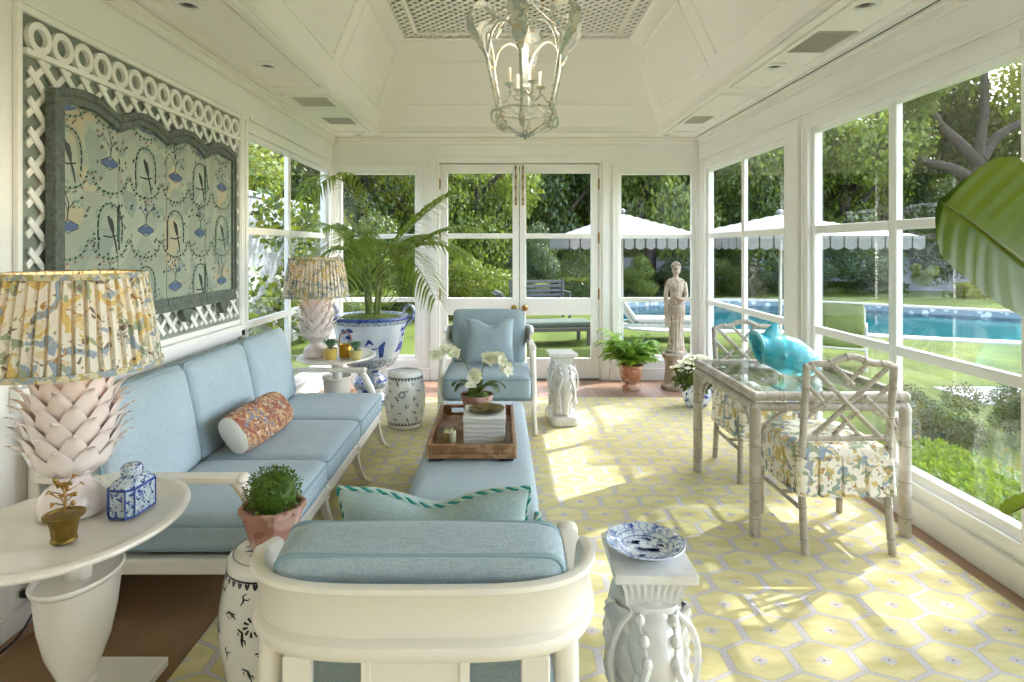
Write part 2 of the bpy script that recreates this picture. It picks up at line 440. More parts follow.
def rug_mat():
    m,nt,bs=new('yellow_trellis_rug'); bs.inputs['Roughness'].default_value=.95; bs.inputs['Specular IOR Level'].default_value=.1
    PX,PY=.226,.33
    v=coords(nt,(1/PX,1.7320508/PY,1),(.46,.2,0))
    def cell(off):
        a=nd(nt,'ShaderNodeVectorMath',{0:v,1:off},operation='ADD').outputs[0]
        w=nd(nt,'ShaderNodeVectorMath',{0:a,1:(1,1.7320508,1),2:(0,0,0)},operation='WRAP').outputs[0]
        return nd(nt,'ShaderNodeVectorMath',{0:w,1:(.5,.8660254,0)},operation='SUBTRACT').outputs[0]
    def flat(c): return nd(nt,'ShaderNodeVectorMath',{0:c,1:(1,1,0)},operation='MULTIPLY').outputs[0]
    a=flat(cell((0,0,0))); c=flat(cell((.5,.8660254,0)))
    la=nd(nt,'ShaderNodeVectorMath',{0:a},operation='LENGTH').outputs['Value']; lc=nd(nt,'ShaderNodeVectorMath',{0:c},operation='LENGTH').outputs['Value']
    pick=math_(nt,'LESS_THAN',la,lc)
    g=nd(nt,'ShaderNodeMix',{0:pick},data_type='VECTOR'); nt.links.new(c,g.inputs[4]); nt.links.new(a,g.inputs[5])
    ab=nd(nt,'ShaderNodeVectorMath',{0:g.outputs[1]},operation='ABSOLUTE').outputs[0]
    s=nd(nt,'ShaderNodeSeparateXYZ',{0:ab}); x,y=s.outputs[0],s.outputs[1]
    d1=math_(nt,'SUBTRACT',.5,x)
    d2=math_(nt,'SUBTRACT',.5,math_(nt,'ADD',math_(nt,'MULTIPLY',x,.5),math_(nt,'MULTIPLY',y,.8660254)))
    nz=math_(nt,'MULTIPLY',math_(nt,'SUBTRACT',noise(nt,coords(nt),220,2),.5),.02)
    l1=math_(nt,'LESS_THAN',math_(nt,'ADD',d1,nz),.062); l2=math_(nt,'LESS_THAN',math_(nt,'ADD',d2,nz),.04)
    e1=math_(nt,'LESS_THAN',math_(nt,'ADD',d1,nz),.078); e2=math_(nt,'LESS_THAN',math_(nt,'ADD',d2,nz),.052)
    line=math_(nt,'MAXIMUM',l1,l2); edge=math_(nt,'MAXIMUM',e1,e2)
    # floret: a stepped cross with a small diamond
    bar1=math_(nt,'MULTIPLY',math_(nt,'LESS_THAN',x,.13),math_(nt,'LESS_THAN',y,.035))
    bar2=math_(nt,'MULTIPLY',math_(nt,'LESS_THAN',x,.035),math_(nt,'LESS_THAN',y,.13))
    bar3=math_(nt,'MULTIPLY',math_(nt,'LESS_THAN',x,.085),math_(nt,'LESS_THAN',y,.085))
    flo=math_(nt,'MAXIMUM',math_(nt,'MAXIMUM',bar1,bar2),bar3)
    dotc=math_(nt,'MULTIPLY',math_(nt,'LESS_THAN',x,.02),math_(nt,'LESS_THAN',y,.02))
    pat=math_(nt,'MAXIMUM',line,flo)
    yel=mix(nt,step(nt,noise(nt,coords(nt,(1,3,1)),5,5),.38,.3),hexc('d2c999'),hexc('c1b67e'))
    yel=mix(nt,math_(nt,'MULTIPLY',step(nt,noise(nt,coords(nt),240,2),.55,.1),.35),yel,hexc('e0d8ae'))
    col=mix(nt,math_(nt,'MULTIPLY',edge,.55),yel,hexc('a39a72'))
    gr=mix(nt,step(nt,noise(nt,coords(nt),180,2),.5,.15),hexc('c0bbbb'),hexc('aca6a8'))
    col=mix(nt,pat,col,gr); col=mix(nt,dotc,col,hexc('8d7f6a'))
    nt.links.new(col,bs.inputs['Base Color']); bump(nt,bs,noise(nt,coords(nt),300,3),.35,.004)
    return m
RX0,RX1,RY0,RY1=-1.115,2.09,-.95,5.82
b=B(); b.bb(RX0,RX1,RY0,RY1,.0005,.012)
rug=obj('rug',b,rug_mat(),bevel=.004); tag(rug,'large yellow rug woven with a pale hexagonal trellis and small florets','rug')
def sisal_mat():
    m,nt,bs=new('brown_sisal'); bs.inputs['Roughness'].default_value=1; bs.inputs['Specular IOR Level'].default_value=.05
    w=nd(nt,'ShaderNodeTexWave',{'Vector':coords(nt),'Scale':45,'Distortion':14,'Detail':2,'Detail Scale':4},bands_direction='DIAGONAL')
    n=noise(nt,coords(nt),160,3)
    f=math_(nt,'MULTIPLY',math_(nt,'ADD',w.outputs[1],n),.55,clamp=True)
    nt.links.new(mix(nt,f,hexc('7d6148'),hexc('a98a68')),bs.inputs['Base Color']); bump(nt,bs,f,.6,.006); return m
b=B(); b.bb(XL+.08,-1.117,-.95,6.17,.0005,.008)
sis=obj('sisal_carpet',b,sisal_mat(),bevel=.003); tag(sis,'coarse brown sisal carpet strip under the sofa side of the room','carpet')

# baseboards
b=B(); b.bb(XL+.001,XL+.02,YR,YB-.03,0,.07); b.bb(XL+.001,XL+.03,YR,YB-.03,.07,.09); struct('baseboard_left',b,white,bevel=.004)
b=B(); b.bb(XR-.022,XR-.001,YR,YB-.03,0,.11); b.bb(XR-.032,XR-.001,YR,YB-.03,.11,.135); struct('baseboard_right',b,white,bevel=.004)
b=B()
for (a,c) in ((XL+.03,-.78),(1.21,XR-.04)): b.bb(a,c,YB-.022,YB-.001,0,.11); b.bb(a,c,YB-.032,YB-.001,.11,.13)
struct('baseboard_back',b,white,bevel=.004)

# ceiling: flat border with a sloping tray in the middle
TX0,TX1,TY0,TY1=-1.283,1.66,.6,6.30      # mouth of the tray
UX0,UX1,UY0,UY1,UZ=-.967,1.30,.95,5.93,3.51
b=B()
b.add([(XL-.1,YR,ZC),(TX0,YR,ZC),(TX0,YB+.1,ZC),(XL-.1,YB+.1,ZC)],[(0,1,2,3)])
b.add([(TX1,YR,ZC),(XR+.1,YR,ZC),(XR+.1,YB+.1,ZC),(TX1,YB+.1,ZC)],[(0,1,2,3)])
b.add([(TX0,TY1,ZC),(TX1,TY1,ZC),(TX1,YB+.1,ZC),(TX0,YB+.1,ZC)],[(0,1,2,3)])
b.add([(TX0,YR,ZC),(TX1,YR,ZC),(TX1,TY0,ZC),(TX0,TY0,ZC)],[(0,1,2,3)])
lo=[(TX0,TY0,ZC),(TX1,TY0,ZC),(TX1,TY1,ZC),(TX0,TY1,ZC)]
mid=[(x,y,ZC+.05) for x,y,z in lo]
hi=[(UX0,UY0,UZ),(UX1,UY0,UZ),(UX1,UY1,UZ),(UX0,UY1,UZ)]
b.add(lo+mid+hi,[(i,(i+1)%4,4+(i+1)%4,4+i) for i in range(4)]+[(4+i,4+(i+1)%4,8+(i+1)%4,8+i) for i in range(4)])
b.add([(x,y,UZ+.05) for x,y,z in hi],[(0,1,2,3)],1)
b.add(hi+[(x,y,UZ+.05) for x,y,z in hi],[(i,(i+1)%4,4+(i+1)%4,4+i) for i in range(4)])
ceil=struct('ceiling',b,[ceilw,lattice_back])

def seg_clip(x0,y0,dx,dy,R):
    t0,t1=-1e9,1e9
    for p,d,lo_,hi_ in ((x0,dx,R[0],R[1]),(y0,dy,R[2],R[3])):
        if abs(d)<1e-9:
            if p<lo_ or p>hi_: return None
        else:
            a,c=(lo_-p)/d,(hi_-p)/d
            t0=max(t0,min(a,c)); t1=min(t1,max(a,c))
    return (t0,t1) if t1-t0>1e-3 else None
def lattice(R, period, w, map3, t0, t1):
    """crossed diagonal laths over rectangle R; map3(u,v,depth) -> point"""
    b=B(); W=R[1]-R[0]; H=R[3]-R[2]; n=int((W+H)/period)+1
    for s,(da,db) in ((1,(t0,t0+t1)),(-1,(t0+t1*1.01,t0+2*t1))):
        for k in range(n+1):
            x0=R[0]+k*period-(H if s>0 else 0); 
            q=seg_clip(x0,R[2],s*.70711 if s>0 else -.70711,.70711,R)
            if s<0: q=seg_clip(R[0]+k*period,R[2],-.70711,.70711,R); x0=R[0]+k*period
            if not q: continue
            dx=s*.70711; dy=.70711; nx,ny=-dy*w/2,dx*w/2
            a=(x0+dx*q[0],R[2]+dy*q[0]); c=(x0+dx*q[1],R[2]+dy*q[1])
            pts=[]
            for dep in (da,db):
                for (px,py) in ((a[0]+nx,a[1]+ny),(c[0]+nx,c[1]+ny),(c[0]-nx,c[1]-ny),(a[0]-nx,a[1]-ny)):
                    pts.append(map3(min(max(px,R[0]),R[1]),min(max(py,R[2]),R[3]),dep))
            b.add(pts,[(0,1,2,3),(7,6,5,4),(0,4,5,1),(1,5,6,2),(2,6,7,3),(3,7,4,0)])
    return b
mc=lambda u,v,d:(u,v,UZ+.036-d)
b=lattice((UX0,UX1,3.2,UY1),.094,.032,mc,0,.009)
for (a,c,e,f) in ((UX0,UX0+.03,3.2,UY1),(UX1-.03,UX1,3.2,UY1),(UX0+.03,UX1-.03,UY1-.03,UY1),(UX0+.15,UX0+.18,3.2,UY1-.15),(UX1-.18,UX1-.15,3.2,UY1-.15),(UX0+.15,UX1-.15,UY1-.18,UY1-.15)):
    b.bb(a,c,e,f,UZ+.004,UZ+.017)
obj('lattice_laths',b,ceilw,ceil,False)

# mouldings on ceiling: picture-frame strips
def strip_loop(b, pts, w, t, n):
    """closed loop of flat strips on a plane with normal n (towards the room)"""
    n=Vector(n).normalized(); L=len(pts)
    cen=sum((Vector(p) for p in pts),Vector())/L
    inner=[]; P=[Vector(p) for p in pts]
    for i in range(L):
        d1=(P[i-1]-P[i]).normalized(); d2=(P[(i+1)%L]-P[i]).normalized()
        bis=(d1+d2).normalized(); sn=max(.3,d1.cross(bis).length); inner.append(P[i]+bis*w/sn)
    for i in range(L):
        j=(i+1)%L; q=[P[i],P[j],inner[j],inner[i]]
        b.add(q+[x+n*t for x in q],[(0,1,2,3),(7,6,5,4),(0,4,5,1),(1,5,6,2),(2,6,7,3),(3,7,4,0)])
b=B()
for (x0,x1,y0,y1) in ((-1.74,-1.36,-.9,4.55),(-1.74,-1.36,4.74,6.28),(1.74,2.06,-.9,4.55),(1.74,2.06,4.74,6.28)):
    strip_loop(b,[(x0,y0,ZC),(x1,y0,ZC),(x1,y1,ZC),(x0,y1,ZC)],.03,.014,(0,0,-1))
def tray_pt(side,t,u):
    """t 0..1 up the slope, u along it"""
    z=lerp(ZC+.05,UZ,t)
    if side=='L': return (lerp(TX0,UX0,t),u,z)
    if side=='R': return (lerp(TX1,UX1,t),u,z)
    return (u,lerp(TY1,UY1,t),z)
for side,nn in (('L',(1,0,.36)),('R',(-1,0,-.42))):
    nn=(Vector((0.83,0,-.33)) if side=='L' else Vector((-.83,0,-.33)))
    for (a,c,ds) in ((.95,2.6,0),(2.78,4.42,0),(4.60,6.02,.28)):
        strip_loop(b,[tray_pt(side,.16,a),tray_pt(side,.16,c),tray_pt(side,.85,c-ds*.69),tray_pt(side,.85,a)],.028,.014,nn)
strip_loop(b,[tray_pt('B',.24,-1.02),tray_pt('B',.24,1.41),tray_pt('B',.76,1.21),tray_pt('B',.76,-.83)],.028,.014,(0,-.83,-.37))
struct('trim_3',b,ceilw)
b=B()   # crown moulding round the top of the walls, and the lip of the tray
for (x0,x1,s) in ((XL,XL+.05,1),(XR-.05,XR,-1)):
    b.bb(x0 if s>0 else x1-.03,x0+.03 if s>0 else x1,YR,YB-.05,ZC-.075,ZC-.001); b.bb(x0,x1,YR,YB-.05,ZC-.03,ZC-.002)
b.bb(XL+.051,XR-.051,YB-.03,YB-.001,ZC-.075,ZC-.001); b.bb(XL+.051,XR-.051,YB-.05,YB-.031,ZC-.03,ZC-.002)
for (q) in ((TX0-.045,TX0-.001,TY0,TY1),(TX1+.001,TX1+.045,TY0,TY1),(TX0-.045,TX1+.045,TY1+.001,TY1+.045)): b.bb(*q,ZC-.022,ZC-.001)
struct('trim_4',b,ceilw,bevel=.006)
b=B()   # header boards over the side windows, pilasters
for (y0,y1) in ((4.42,6.5),): b.bb(XL+.001,XL+.016,y0,y1,2.40,2.425)
b.bb(XR-.018,XR-.001,YR,YB-.06,2.42,2.455); b.bb(XR-.028,XR-.0185,YR,YB-.06,2.435,2.455)
b.bb(XR-.04,XR-.001,4.36,4.52,.14,2.40); b.bb(XL+.001,XL+.03,4.225,4.29,.16,2.38)
struct('trim_5',b,white,bevel=.005)
b=B(); b.bb(XR-.085,XR-.055,YR,6.5,ZC-.018,ZC-.001); b.bb(XR-.076,XR-.064,YR,6.5,ZC-.0195,ZC-.018,1)
tr=struct('curtain_track',b,[white,dark]); 
b=B(); b.bb(XL-.35,XR+.55,YR-.1,YB+.5,UZ+.12,UZ+.2)
b.bb(XL-.35,XL-.08,YR-.1,YB+.5,ZC+.02,UZ+.12); b.bb(XR+.08,XR+.55,YR-.1,YB+.5,ZC+.02,ZC+.14); b.bb(XR+.08,XR+.3,YR-.1,YB+.5,ZC+.14,UZ+.12)
b.bb(XL-.35,XR+.55,YB+.08,YB+.5,ZC+.02,UZ+.12); b.bb(XL-.35,XR+.55,YR-.16,YR-.02,ZC+.12,UZ+.12)
struct('roof',b,white)

# downlights and vents
def downlight(x,y,label):
    t=thing('recessed_downlight',label,'ceiling light',(x,y,ZC),0,'recessed downlights in the ceiling border')
    b=B(); b.lathe([(.075,-.001),(.078,-.007),(.07,-.013),(.05,-.014),(.045,-.006),(.044,-.003)],28,cap=False); obj('trim_ring',b,white,t)
    b=B(); b.lathe([(.0441,-.0035),(.024,-.0035),(.0235,-.005),(.022,-.0055),(0,-.0058)],20,cap=False,mis=[0,0,1,1]); obj('lamp_face',b,[M('downlight_grey','8e8c86',.4),dark],t)
    return t
downlight(-1.55,4.0,'round recessed downlight in left ceiling panel, nearer the grey vents')
downlight(-1.56,3.0,'round recessed downlight at the top edge above the lattice wall')
downlight(-1.52,6.45,'small round downlight in the far left ceiling corner')
downlight(1.84,4.02,'round recessed downlight above the right windows, beyond the square vent')
downlight(1.825,3.0,'round recessed downlight at the top right edge of the ceiling')
downlight(1.79,6.45,'small round downlight in the far right ceiling corner')
ventm=M('vent_grey','c9c7be',.6)
def vent(x,y,wx,wy,label):
    t=thing('ceiling_vent',label,'vent',(x,y,ZC),0,'grey ceiling vents')
    b=B(); strip_loop(b,[(-wx/2,-wy/2,0),(wx/2,-wy/2,0),(wx/2,wy/2,0),(-wx/2,wy/2,0)],.012,.008,(0,0,-1)); obj('frame',b,ventm,t,False)
    b=B(); n=int(wy/.016)
    for i in range(n): b.box((0,-wy/2+.014+i*(wy-.028)/(n-1),-.005),(wx-.024,.009,.003),rotx(.5))
    b.bb(-wx/2+.012,wx/2-.012,-wy/2+.012,wy/2-.012,-.002,-.0005); obj('slats',b,ventm,t,False)
vent(-1.545,5.0,.28,.28,'grey square vent in the left ceiling border, nearer of two there')
vent(-1.535,5.75,.26,.26,'grey vent in the left ceiling border, closer to the back wall')
vent(1.88,3.55,.26,.36,'large grey vent between two downlights over the right windows')
vent(1.86,5.7,.24,.3,'small grey vent near the far right ceiling corner')

# lattice panel on the left wall
def lattice_panel():
    t=thing('wall_lattice','white lattice wall panel with a frieze of rings behind the painted screen','lattice',(0,0,0))
    Y0,Y1,Z0,Z1=2.305,4.215,.96,2.37; x=XL
    b=B(); bx_on(b,'x',x+.001,.004,Y0,Y1,Z0,Z1); obj('backing',b,lattice_back,t,False)
    m=lambda u,v,d:(x+.006+d,u,v)
    b=lattice((Y0+.02,Y1-.02,Z0+.02,2.215),.118,.034,m,0,.009); obj('laths',b,white,t,False)
    b=B(); bx_on(b,'x',x+.005,.028,Y0,Y1,2.21,2.232); n=15; pit=(Y1-Y0-.03)/n
    for i in range(n):
        cy=Y0+.015+pit*(i+.5); cz=2.291; ro,ri=.0625,.036; k=28; vs=[]
        for dx in (.006,.026):
            for rr in (ro,ri):
                for j in range(k): a=2*PI*j/k; vs.append((x+dx,cy+rr*math.cos(a),cz+rr*math.sin(a)))
        fs=[]
        for j in range(k):
            j2=(j+1)%k; A,Bq,Cc,D=0,k,2*k,3*k
            fs+=[(A+j,A+j2,Bq+j2,Bq+j),(Cc+j,D+j,D+j2,Cc+j2),(A+j,Cc+j,Cc+j2,A+j2),(Bq+j,Bq+j2,D+j2,D+j)]
        b.add(vs,fs)
    obj('ring_frieze',b,white,t,True)
    b=B()
    for (a,c,e,f) in ((Y0-.03,Y0-.006,Z0-.03,Z1),(Y1,Y1+.03,Z0-.03,Z1),(Y0-.03,Y1+.03,Z1,Z1+.03),(Y0,Y1,Z0-.03,Z0)): bx_on(b,'x',x+.001,.022,a,c,e,f)
    bx_on(b,'x',x+.001,.022,Y0-.06,Y1+.06,Z1+.031,Z1+.05)
    obj('frame',b,white,t,False,.004)
lattice_panel()
b=B(); b.bb(XL+.001,XL+.045,2.26,4.34,.885,.925); b.bb(XL+.001,XL+.03,2.26,4.34,.84,.884); b.bb(XL+.001,XL+.02,2.26,4.34,.926,.929); struct('trim_6',b,white,bevel=.006)
def grille():
    t=thing('wall_grille','white square-mesh grille low on the left wall behind the large lamp','grille',(0,0,0))
    b=B(); b.bb(XL+.001,XL+.004,2.36,4.1,.42,.80); obj('backing',b,M('grille_dark','55524a',.8),t,False)
    b=B(); y=2.36
    for i in range(28): b.bb(XL+.0045,XL+.016,2.36+i*.0645-.016,2.36+i*.0645+.016,.42,.80)
    for i in range(7): b.bb(XL+.0045,XL+.0165,2.345,4.117,.42+i*.0633-.016,.42+i*.0633+.016)
    obj('mesh',b,white,t,False)
grille()

# outlet and plug low on the left wall
t=thing('wall_outlet','white electrical outlet plate on the left wall above the baseboard','outlet',(XL,2.30,.165))
b=B(); b.box((.004,0,0),(.007,.075,.12)); obj('plate',b,white,t,False,.003)
for z in (-.028,.028):
    b=B(); b.cushion((.0095,0,z),(.004,.034,.03),.001,0,4); obj('socket',b,M('socket_white','d9d6cc',.4),t)
t=thing('power_plug','black power plug pushed into the wall outlet with its cord','plug',(XL+.013,2.30,.137))
b=B(); b.cushion((.02,0,0),(.038,.03,.03),.01,0,6); obj('plug_body',b,dark,t)
b=B(); b.tube(spline([(.036,0,0),(.06,-.005,-.015),(.058,-.02,-.07),(.055,-.1,-.118),(.05,-.25,-.122)],6),.004,8); obj('cord',b,dark,t)
# ------------------------------------------------------------------ seating
def rrect(w,d,r,k=4):
    """rounded rectangle outline"""
    out=[]
    for cx,cy,a0 in ((w-r,d-r,0),(-w+r,d-r,PI/2),(-w+r,-d+r,PI),(w-r,-d+r,1.5*PI)):
        for j in range(k+1): a=a0+PI/2*j/k; out.append((cx+r*math.cos(a),cy+r*math.sin(a)))
    return out
def piped(name, parent, c, d, r, puff, mat, rot=None, n=12, pm=None, bulge=0, top_only=False):
    b=B(); b.cushion(c,d,r,puff,n,rot,0,bulge); o=obj(name,b,mat,parent,angle=80)
    p=B(); hx,hy=d[0]/2-.004,d[1]/2-.004
    for z in ((d[2]/2-r*.55,) if top_only else (d[2]/2-r*.55,-d[2]/2+r*.55)):
        path=[]
        for (x,y) in rrect(hx,hy,r*.8):
            kx=max(0,1-(x/(d[0]/2))**2); ky=max(0,1-(y/(d[1]/2))**2)
            q=Vector((x,y,z)); q=rot@q if rot is not None else q; path.append(Vector(c)+q)
        p.tube(path,.006,6,closed=True)
    obj('piping',p,pm or piping,o); return o

def sofa():
    t=thing('sofa','long pale blue three-seat sofa with white wooden frame along the left wall','sofa',(-1.3,3.32,0))
    ox,oy=-1.3,3.32
    Y0,Y1,X0,X1=2.28,4.36,-1.79,-.86
    b=B(); x0,x1,y0,y1=X0-ox,X1-ox,Y0-oy,Y1-oy
    b.bb(x1-.05,x1,y0,y1,.215,.275); b.bb(x0,x0+.04,y0,y1,.215,.275)
    b.bb(x0+.04,x1-.05,y0,y0+.05,.215,.275); b.bb(x0+.04,x1-.05,y1-.05,y1,.215,.275); b.bb(x0+.04,x1-.05,y0+.05,y1-.05,.22,.265)
    b.bb(x0,x0+.035,y0,y0+.06,.275,.80); b.bb(x0,x0+.035,y1-.06,y1,.275,.80); b.bb(x0,x0+.035,y0+.06,y1-.06,.74,.80)
    for k in range(9): yy=lerp(y0+.2,y1-.2,k/8); b.bb(x0+.005,x0+.028,yy-.02,yy+.02,.275,.74)
    obj('frame',b,cream,t,False,.008)
    def leg(xt,y,sx,sy):
        b=B(); p=spline([(xt,y,.225),(xt+sx*.012,y+sy*.01,.16),(xt+sx*.04,y+sy*.03,.07),(xt+sx*.085,y+sy*.06,.0)],5)
        b.tube(p,[lerp(.034,.015,i/(len(p)-1)) for i in range(len(p))],4)
        # capital block with a small roundel on the rail
        b.box((xt,y,.24),(.062,.07,.085)); b.lathe([(.02,0),(.026,.006),(.014,.012),(0,.014)],14) if False else None
        if sx>0: b.ball((xt+.031,y,.245),(.01,.022,.022),12,8)
        zz=min(q[2] for q in b.v); b.v=[(q[0],q[1],max(q[2]-zz-.001,0)+.013 if q[2]<.03 else q[2]) for q in b.v]
        obj('leg',b,cream,t,True,.004)
    for y in (2.345,3.0,3.66,4.30): leg(X1-ox-.03,y-oy,1,.6); leg(X0-ox+.04,y-oy,-.2,0)
    for s,y in ((-1,Y0+.02-oy),(1,Y1-.02-oy)):
        b=B()
        b.tube([(x0+.02,y,.575),(x1-.17,y,.575)],.02,4,flat=1.0) if False else None
        b.bb(x0+.02,x1-.13,y-.03,y+.03,.563,.592)
        p=spline([(x1-.16,y,.575),(x1-.115,y,.52),(x1-.06,y,.40),(x1-.035,y,.27)],6)
        b.tube(p,[.026]*len(p),8)
        b.ball((x1-.125,y,.578),(.022,.036,.02),12,8)
        obj('arm',b,cream,t,True,.006)
    w=(Y1-Y0-.02)/3
    for k in range(3):
        cy=Y0+.01+w*(k+.5)-oy
        piped('seat_cushion',t,(-.865+.01-.31-ox+.0,cy,.352),(.635,w-.006,.125),.035,.012,blue)
        rot=roty(-.17)
        piped('back_cushion',t,(-1.585-ox,cy,.63),(.50,w-.008,.16),.05,.03,blue,roty(PI/2-.20),n=12)
    return t
sofa()

# long bolster leaning on the sofa back
t=thing('bolster_pillow','long lumbar pillow in rust paisley with ivory ends leaning on the blue sofa','pillow',(-1.30,3.235,.418))
rot=rotz(-.07)@roty(-.62)
L,hh,th=.54,.112,.062
rings=[]
for i in range(17):
    u=-1+2*i/16; k=1-.12*abs(u)**6
    rings.append([rot@Vector((th*k*math.copysign(abs(math.cos(a))**.8,math.cos(a)),u*L/2,hh*k*math.copysign(abs(math.sin(a))**.8,math.sin(a)))) for a in [2*PI*j/24 for j in range(24)]])
zmin=min(p.z for r in rings for p in r)
rings=[[p-Vector((0,0,zmin-.012)) for p in r] for r in rings]
b=B(); b.loft(rings,0,False); obj('cover',b,paisley,t)
b=B()
for r,s in ((rings[0],-1),(rings[-1],1)):
    c=sum(r,Vector())/24; n=(rot@Vector((0,s,0)))
    rr=[r]+[[c+(p-c)*k+n*h for p in r] for k,h in ((.8,.012),(.4,.018),(.02,.02))]
    if s<0: rr=[x[::-1] for x in rr]
    b=B(); b.loft(rr,0,True); obj('end_panel',b,greyw,t)

# ------------------------------------------------------------------ barrel armchairs
def pillow(b, w, h, th, M_, n=16, chop=.0, ears=.06, mi=0):
    for sd in (1,-1):
        vs=[]; fs=[]
        for i in range(n+1):
            for j in range(n+1):
                u=math.sin((-1+2*i/n)*PI/2); v=math.sin((-1+2*j/n)*PI/2)
                x=u*w/2*(1-ears*(1-v*v)); z=v*h/2*(1-ears*(1-u*u))
                d=th/2*((1-u**4)*(1-v**4))**.5
                if chop and v>-.2: z-=chop*math.exp(-(u*2.6)**2)*(v+.2)/1.2
                d+=.004*math.sin(9*u+4*v)*(1-u*u)*(1-v*v)
                vs.append(M_@Vector((x,-sd*d,z)))
        for i in range(n):
            for j in range(n):
                f=(i*(n+1)+j,(i+1)*(n+1)+j,(i+1)*(n+1)+j+1,i*(n+1)+j+1); fs.append(f if sd>0 else f[::-1])
        b.add(vs,fs,mi)
def pillow_edge(w,h,M_,ears=.06,chop=0,n=20,off=.0):
    out=[]
    def P(u,v):
        x=u*w/2*(1-ears*(1-v*v)); z=v*h/2*(1-ears*(1-u*u))
        if chop and v>-.2: z-=chop*math.exp(-(u*2.6)**2)*(v+.2)/1.2
        return M_@Vector((x,0,z))
    for k in range(n): out.append(P(-1+2*k/n,1))
    for k in range(n): out.append(P(1,1-2*k/n))
    for k in range(n): out.append(P(1-2*k/n,-1))
    for k in range(n): out.append(P(-1,-1+2*k/n))
    return out
def resample(path, step_, closed=False):
    P=[Vector(p) for p in path]; P=P+[P[0]] if closed else P
    out=[P[0]]; acc=0
    for a,c in zip(P,P[1:]):
        L=(c-a).length; s=step_-acc
        while s<L: out.append(a+(c-a)*(s/L)); s+=step_
        acc=(acc+L)%step_
    return out
def rope(b, path, r, closed=False):
    """two twisted strands, materials 0 and 1"""
    P=resample(path,.006,closed); n=len(P)
    for st in (0,1):
        q=[]
        for i,p in enumerate(P):
            t=(P[min(i+1,n-1)]-P[max(i-1,0)]).normalized(); u=t.orthogonal().normalized() if abs(t.z)>.95 else t.cross(Vector((0,0,1))).normalized()
            w=t.cross(u); a=i*.95+st*PI
            q.append(p+(u*math.cos(a)+w*math.sin(a))*r*.55)
        b.tube(q,r*.72,5,st)

def chair_plan(t, hw=.37, yb=-.40, dep=.26, p=.52):
    """U-shaped plan of the barrel back; t from 0 (left arm end) to 1"""
    a=PI*t; c,s=math.cos(a),math.sin(a)
    return (-hw*math.copysign(abs(c)**p,c), yb+dep*(1-abs(s)**p))
def armchair(label, loc, rz, ch=.385, cz=.632):
    t=thing('armchair',label,'armchair',(loc[0],loc[1],.006),rz)
    N=44
    T=[.5-.5*math.cos(PI*i/N) if False else i/N for i in range(N+1)]
    # curved top band of the back
    rings=[]
    for k in range(N+1):
        x,y=chair_plan(T[k]); x2,y2=chair_plan(min(1,T[k]+.01)); x1,y1=chair_plan(max(0,T[k]-.01))
        tg=Vector((x2-x1,y2-y1,0)).normalized(); out=Vector((tg.y,-tg.x,0))
        e=min(1,min(k,N-k)/3); top=.762-.03*(1-e)**2; p=Vector((x,y,0))
        rings.append([p+out*o+Vector((0,0,z)) for o,z in ((.0,.655),(.004,.70),(.016,top-.012),(.024,top-.004),(.022,top+.006),(.010,top+.010),(-.004,top+.004),(-.010,.72),(-.018,.655))])
    b=B(); b.loft(rings); obj('back_band',b,cream,t,angle=50)
    # lower rail that runs on into the arms
    path=[]
    for k in range(N+1): x,y=chair_plan(T[k],.366,-.400,.30); path.append(Vector((x,y,.635)))
    pre=[Vector((-.366,.10,.632)),Vector((-.367,.04,.634)),Vector((-.367,-.03,.635))]
    path=pre+path+[Vector((-q.x,q.y,q.z)) for q in reversed(pre)]
    path=[p for p in path]
    rings=[]; L=len(path)
    for i,p in enumerate(path):
        tg=(path[min(i+1,L-1)]-path[max(i-1,0)]); tg.z=0; tg.normalize(); out=Vector((tg.y,-tg.x,0))
        rings.append([p+out*o+Vector((0,0,z)) for o,z in ((-.022,-.019),(.010,-.021),(.024,-.012),(.029,.004),(.024,.016),(.008,.021),(-.022,.019))])
    b=B(); b.loft(rings)
    for sx in (-1,1): b.cushion((sx*.366,.11,.635),(.062,.05,.055),.022,0,6)
    obj('arm_rail',b,cream,t,angle=50)
    # posts, splat
    for s in (-1,1):
        b=B(); b.bb(.215 if s>0 else -.275,.275 if s>0 else -.215,-.40,-.375,.28,.617); obj('back_post',b,cream,t,False,.005)
    b=B(); b.bb(-.11,.11,-.408,-.386,.28,.617); b.bb(-.11,-.09,-.413,-.4085,.28,.617); b.bb(.09,.11,-.413,-.4085,.28,.617); obj('splat',b,cream,t,False,.004)
    for sx in (-1,1):
        b=B(); p=spline([(sx*.366,.10,.625),(sx*.368,.17,.50),(sx*.366,.32,.32),(sx*.362,.372,.18),(sx*.375,.395,0.013)],6)
        b.tube(p,[lerp(.03,.018,i/(len(p)-1)) for i in range(len(p))],10); obj('front_leg',b,cream,t)
        b=B(); p=spline([(sx*.31,-.345,.635),(sx*.315,-.36,.45),(sx*.315,-.36,.25),(sx*.335,-.41,0.013)],6)
        b.tube(p,[lerp(.03,.018,i/(len(p)-1)) for i in range(len(p))],10); obj('back_leg',b,cream,t)
    b=B(); b.bb(-.345,.345,.36,.40,.20,.27); b.bb(-.345,.345,-.37,-.33,.20,.27); b.bb(-.36,-.32,-.33,.36,.20,.27); b.bb(.32,.36,-.33,.36,.20,.27); b.bb(-.32,.32,-.33,.36,.21,.265)
    obj('seat_frame',b,cream,t,False,.006)
    piped('seat_cushion',t,(0,.045,.365),(.685,.70,.19),.05,.012,blue)
    piped('back_cushion',t,(0,-.262-(cz-.632)*.25,cz),(.62,ch,.15),.045,.0,blue,rotx(PI/2+.24),bulge=.012)
    return t
near=armchair('large white barrel-back armchair with blue cushions, seen from behind in the foreground',(-.172,1.625,0),0)
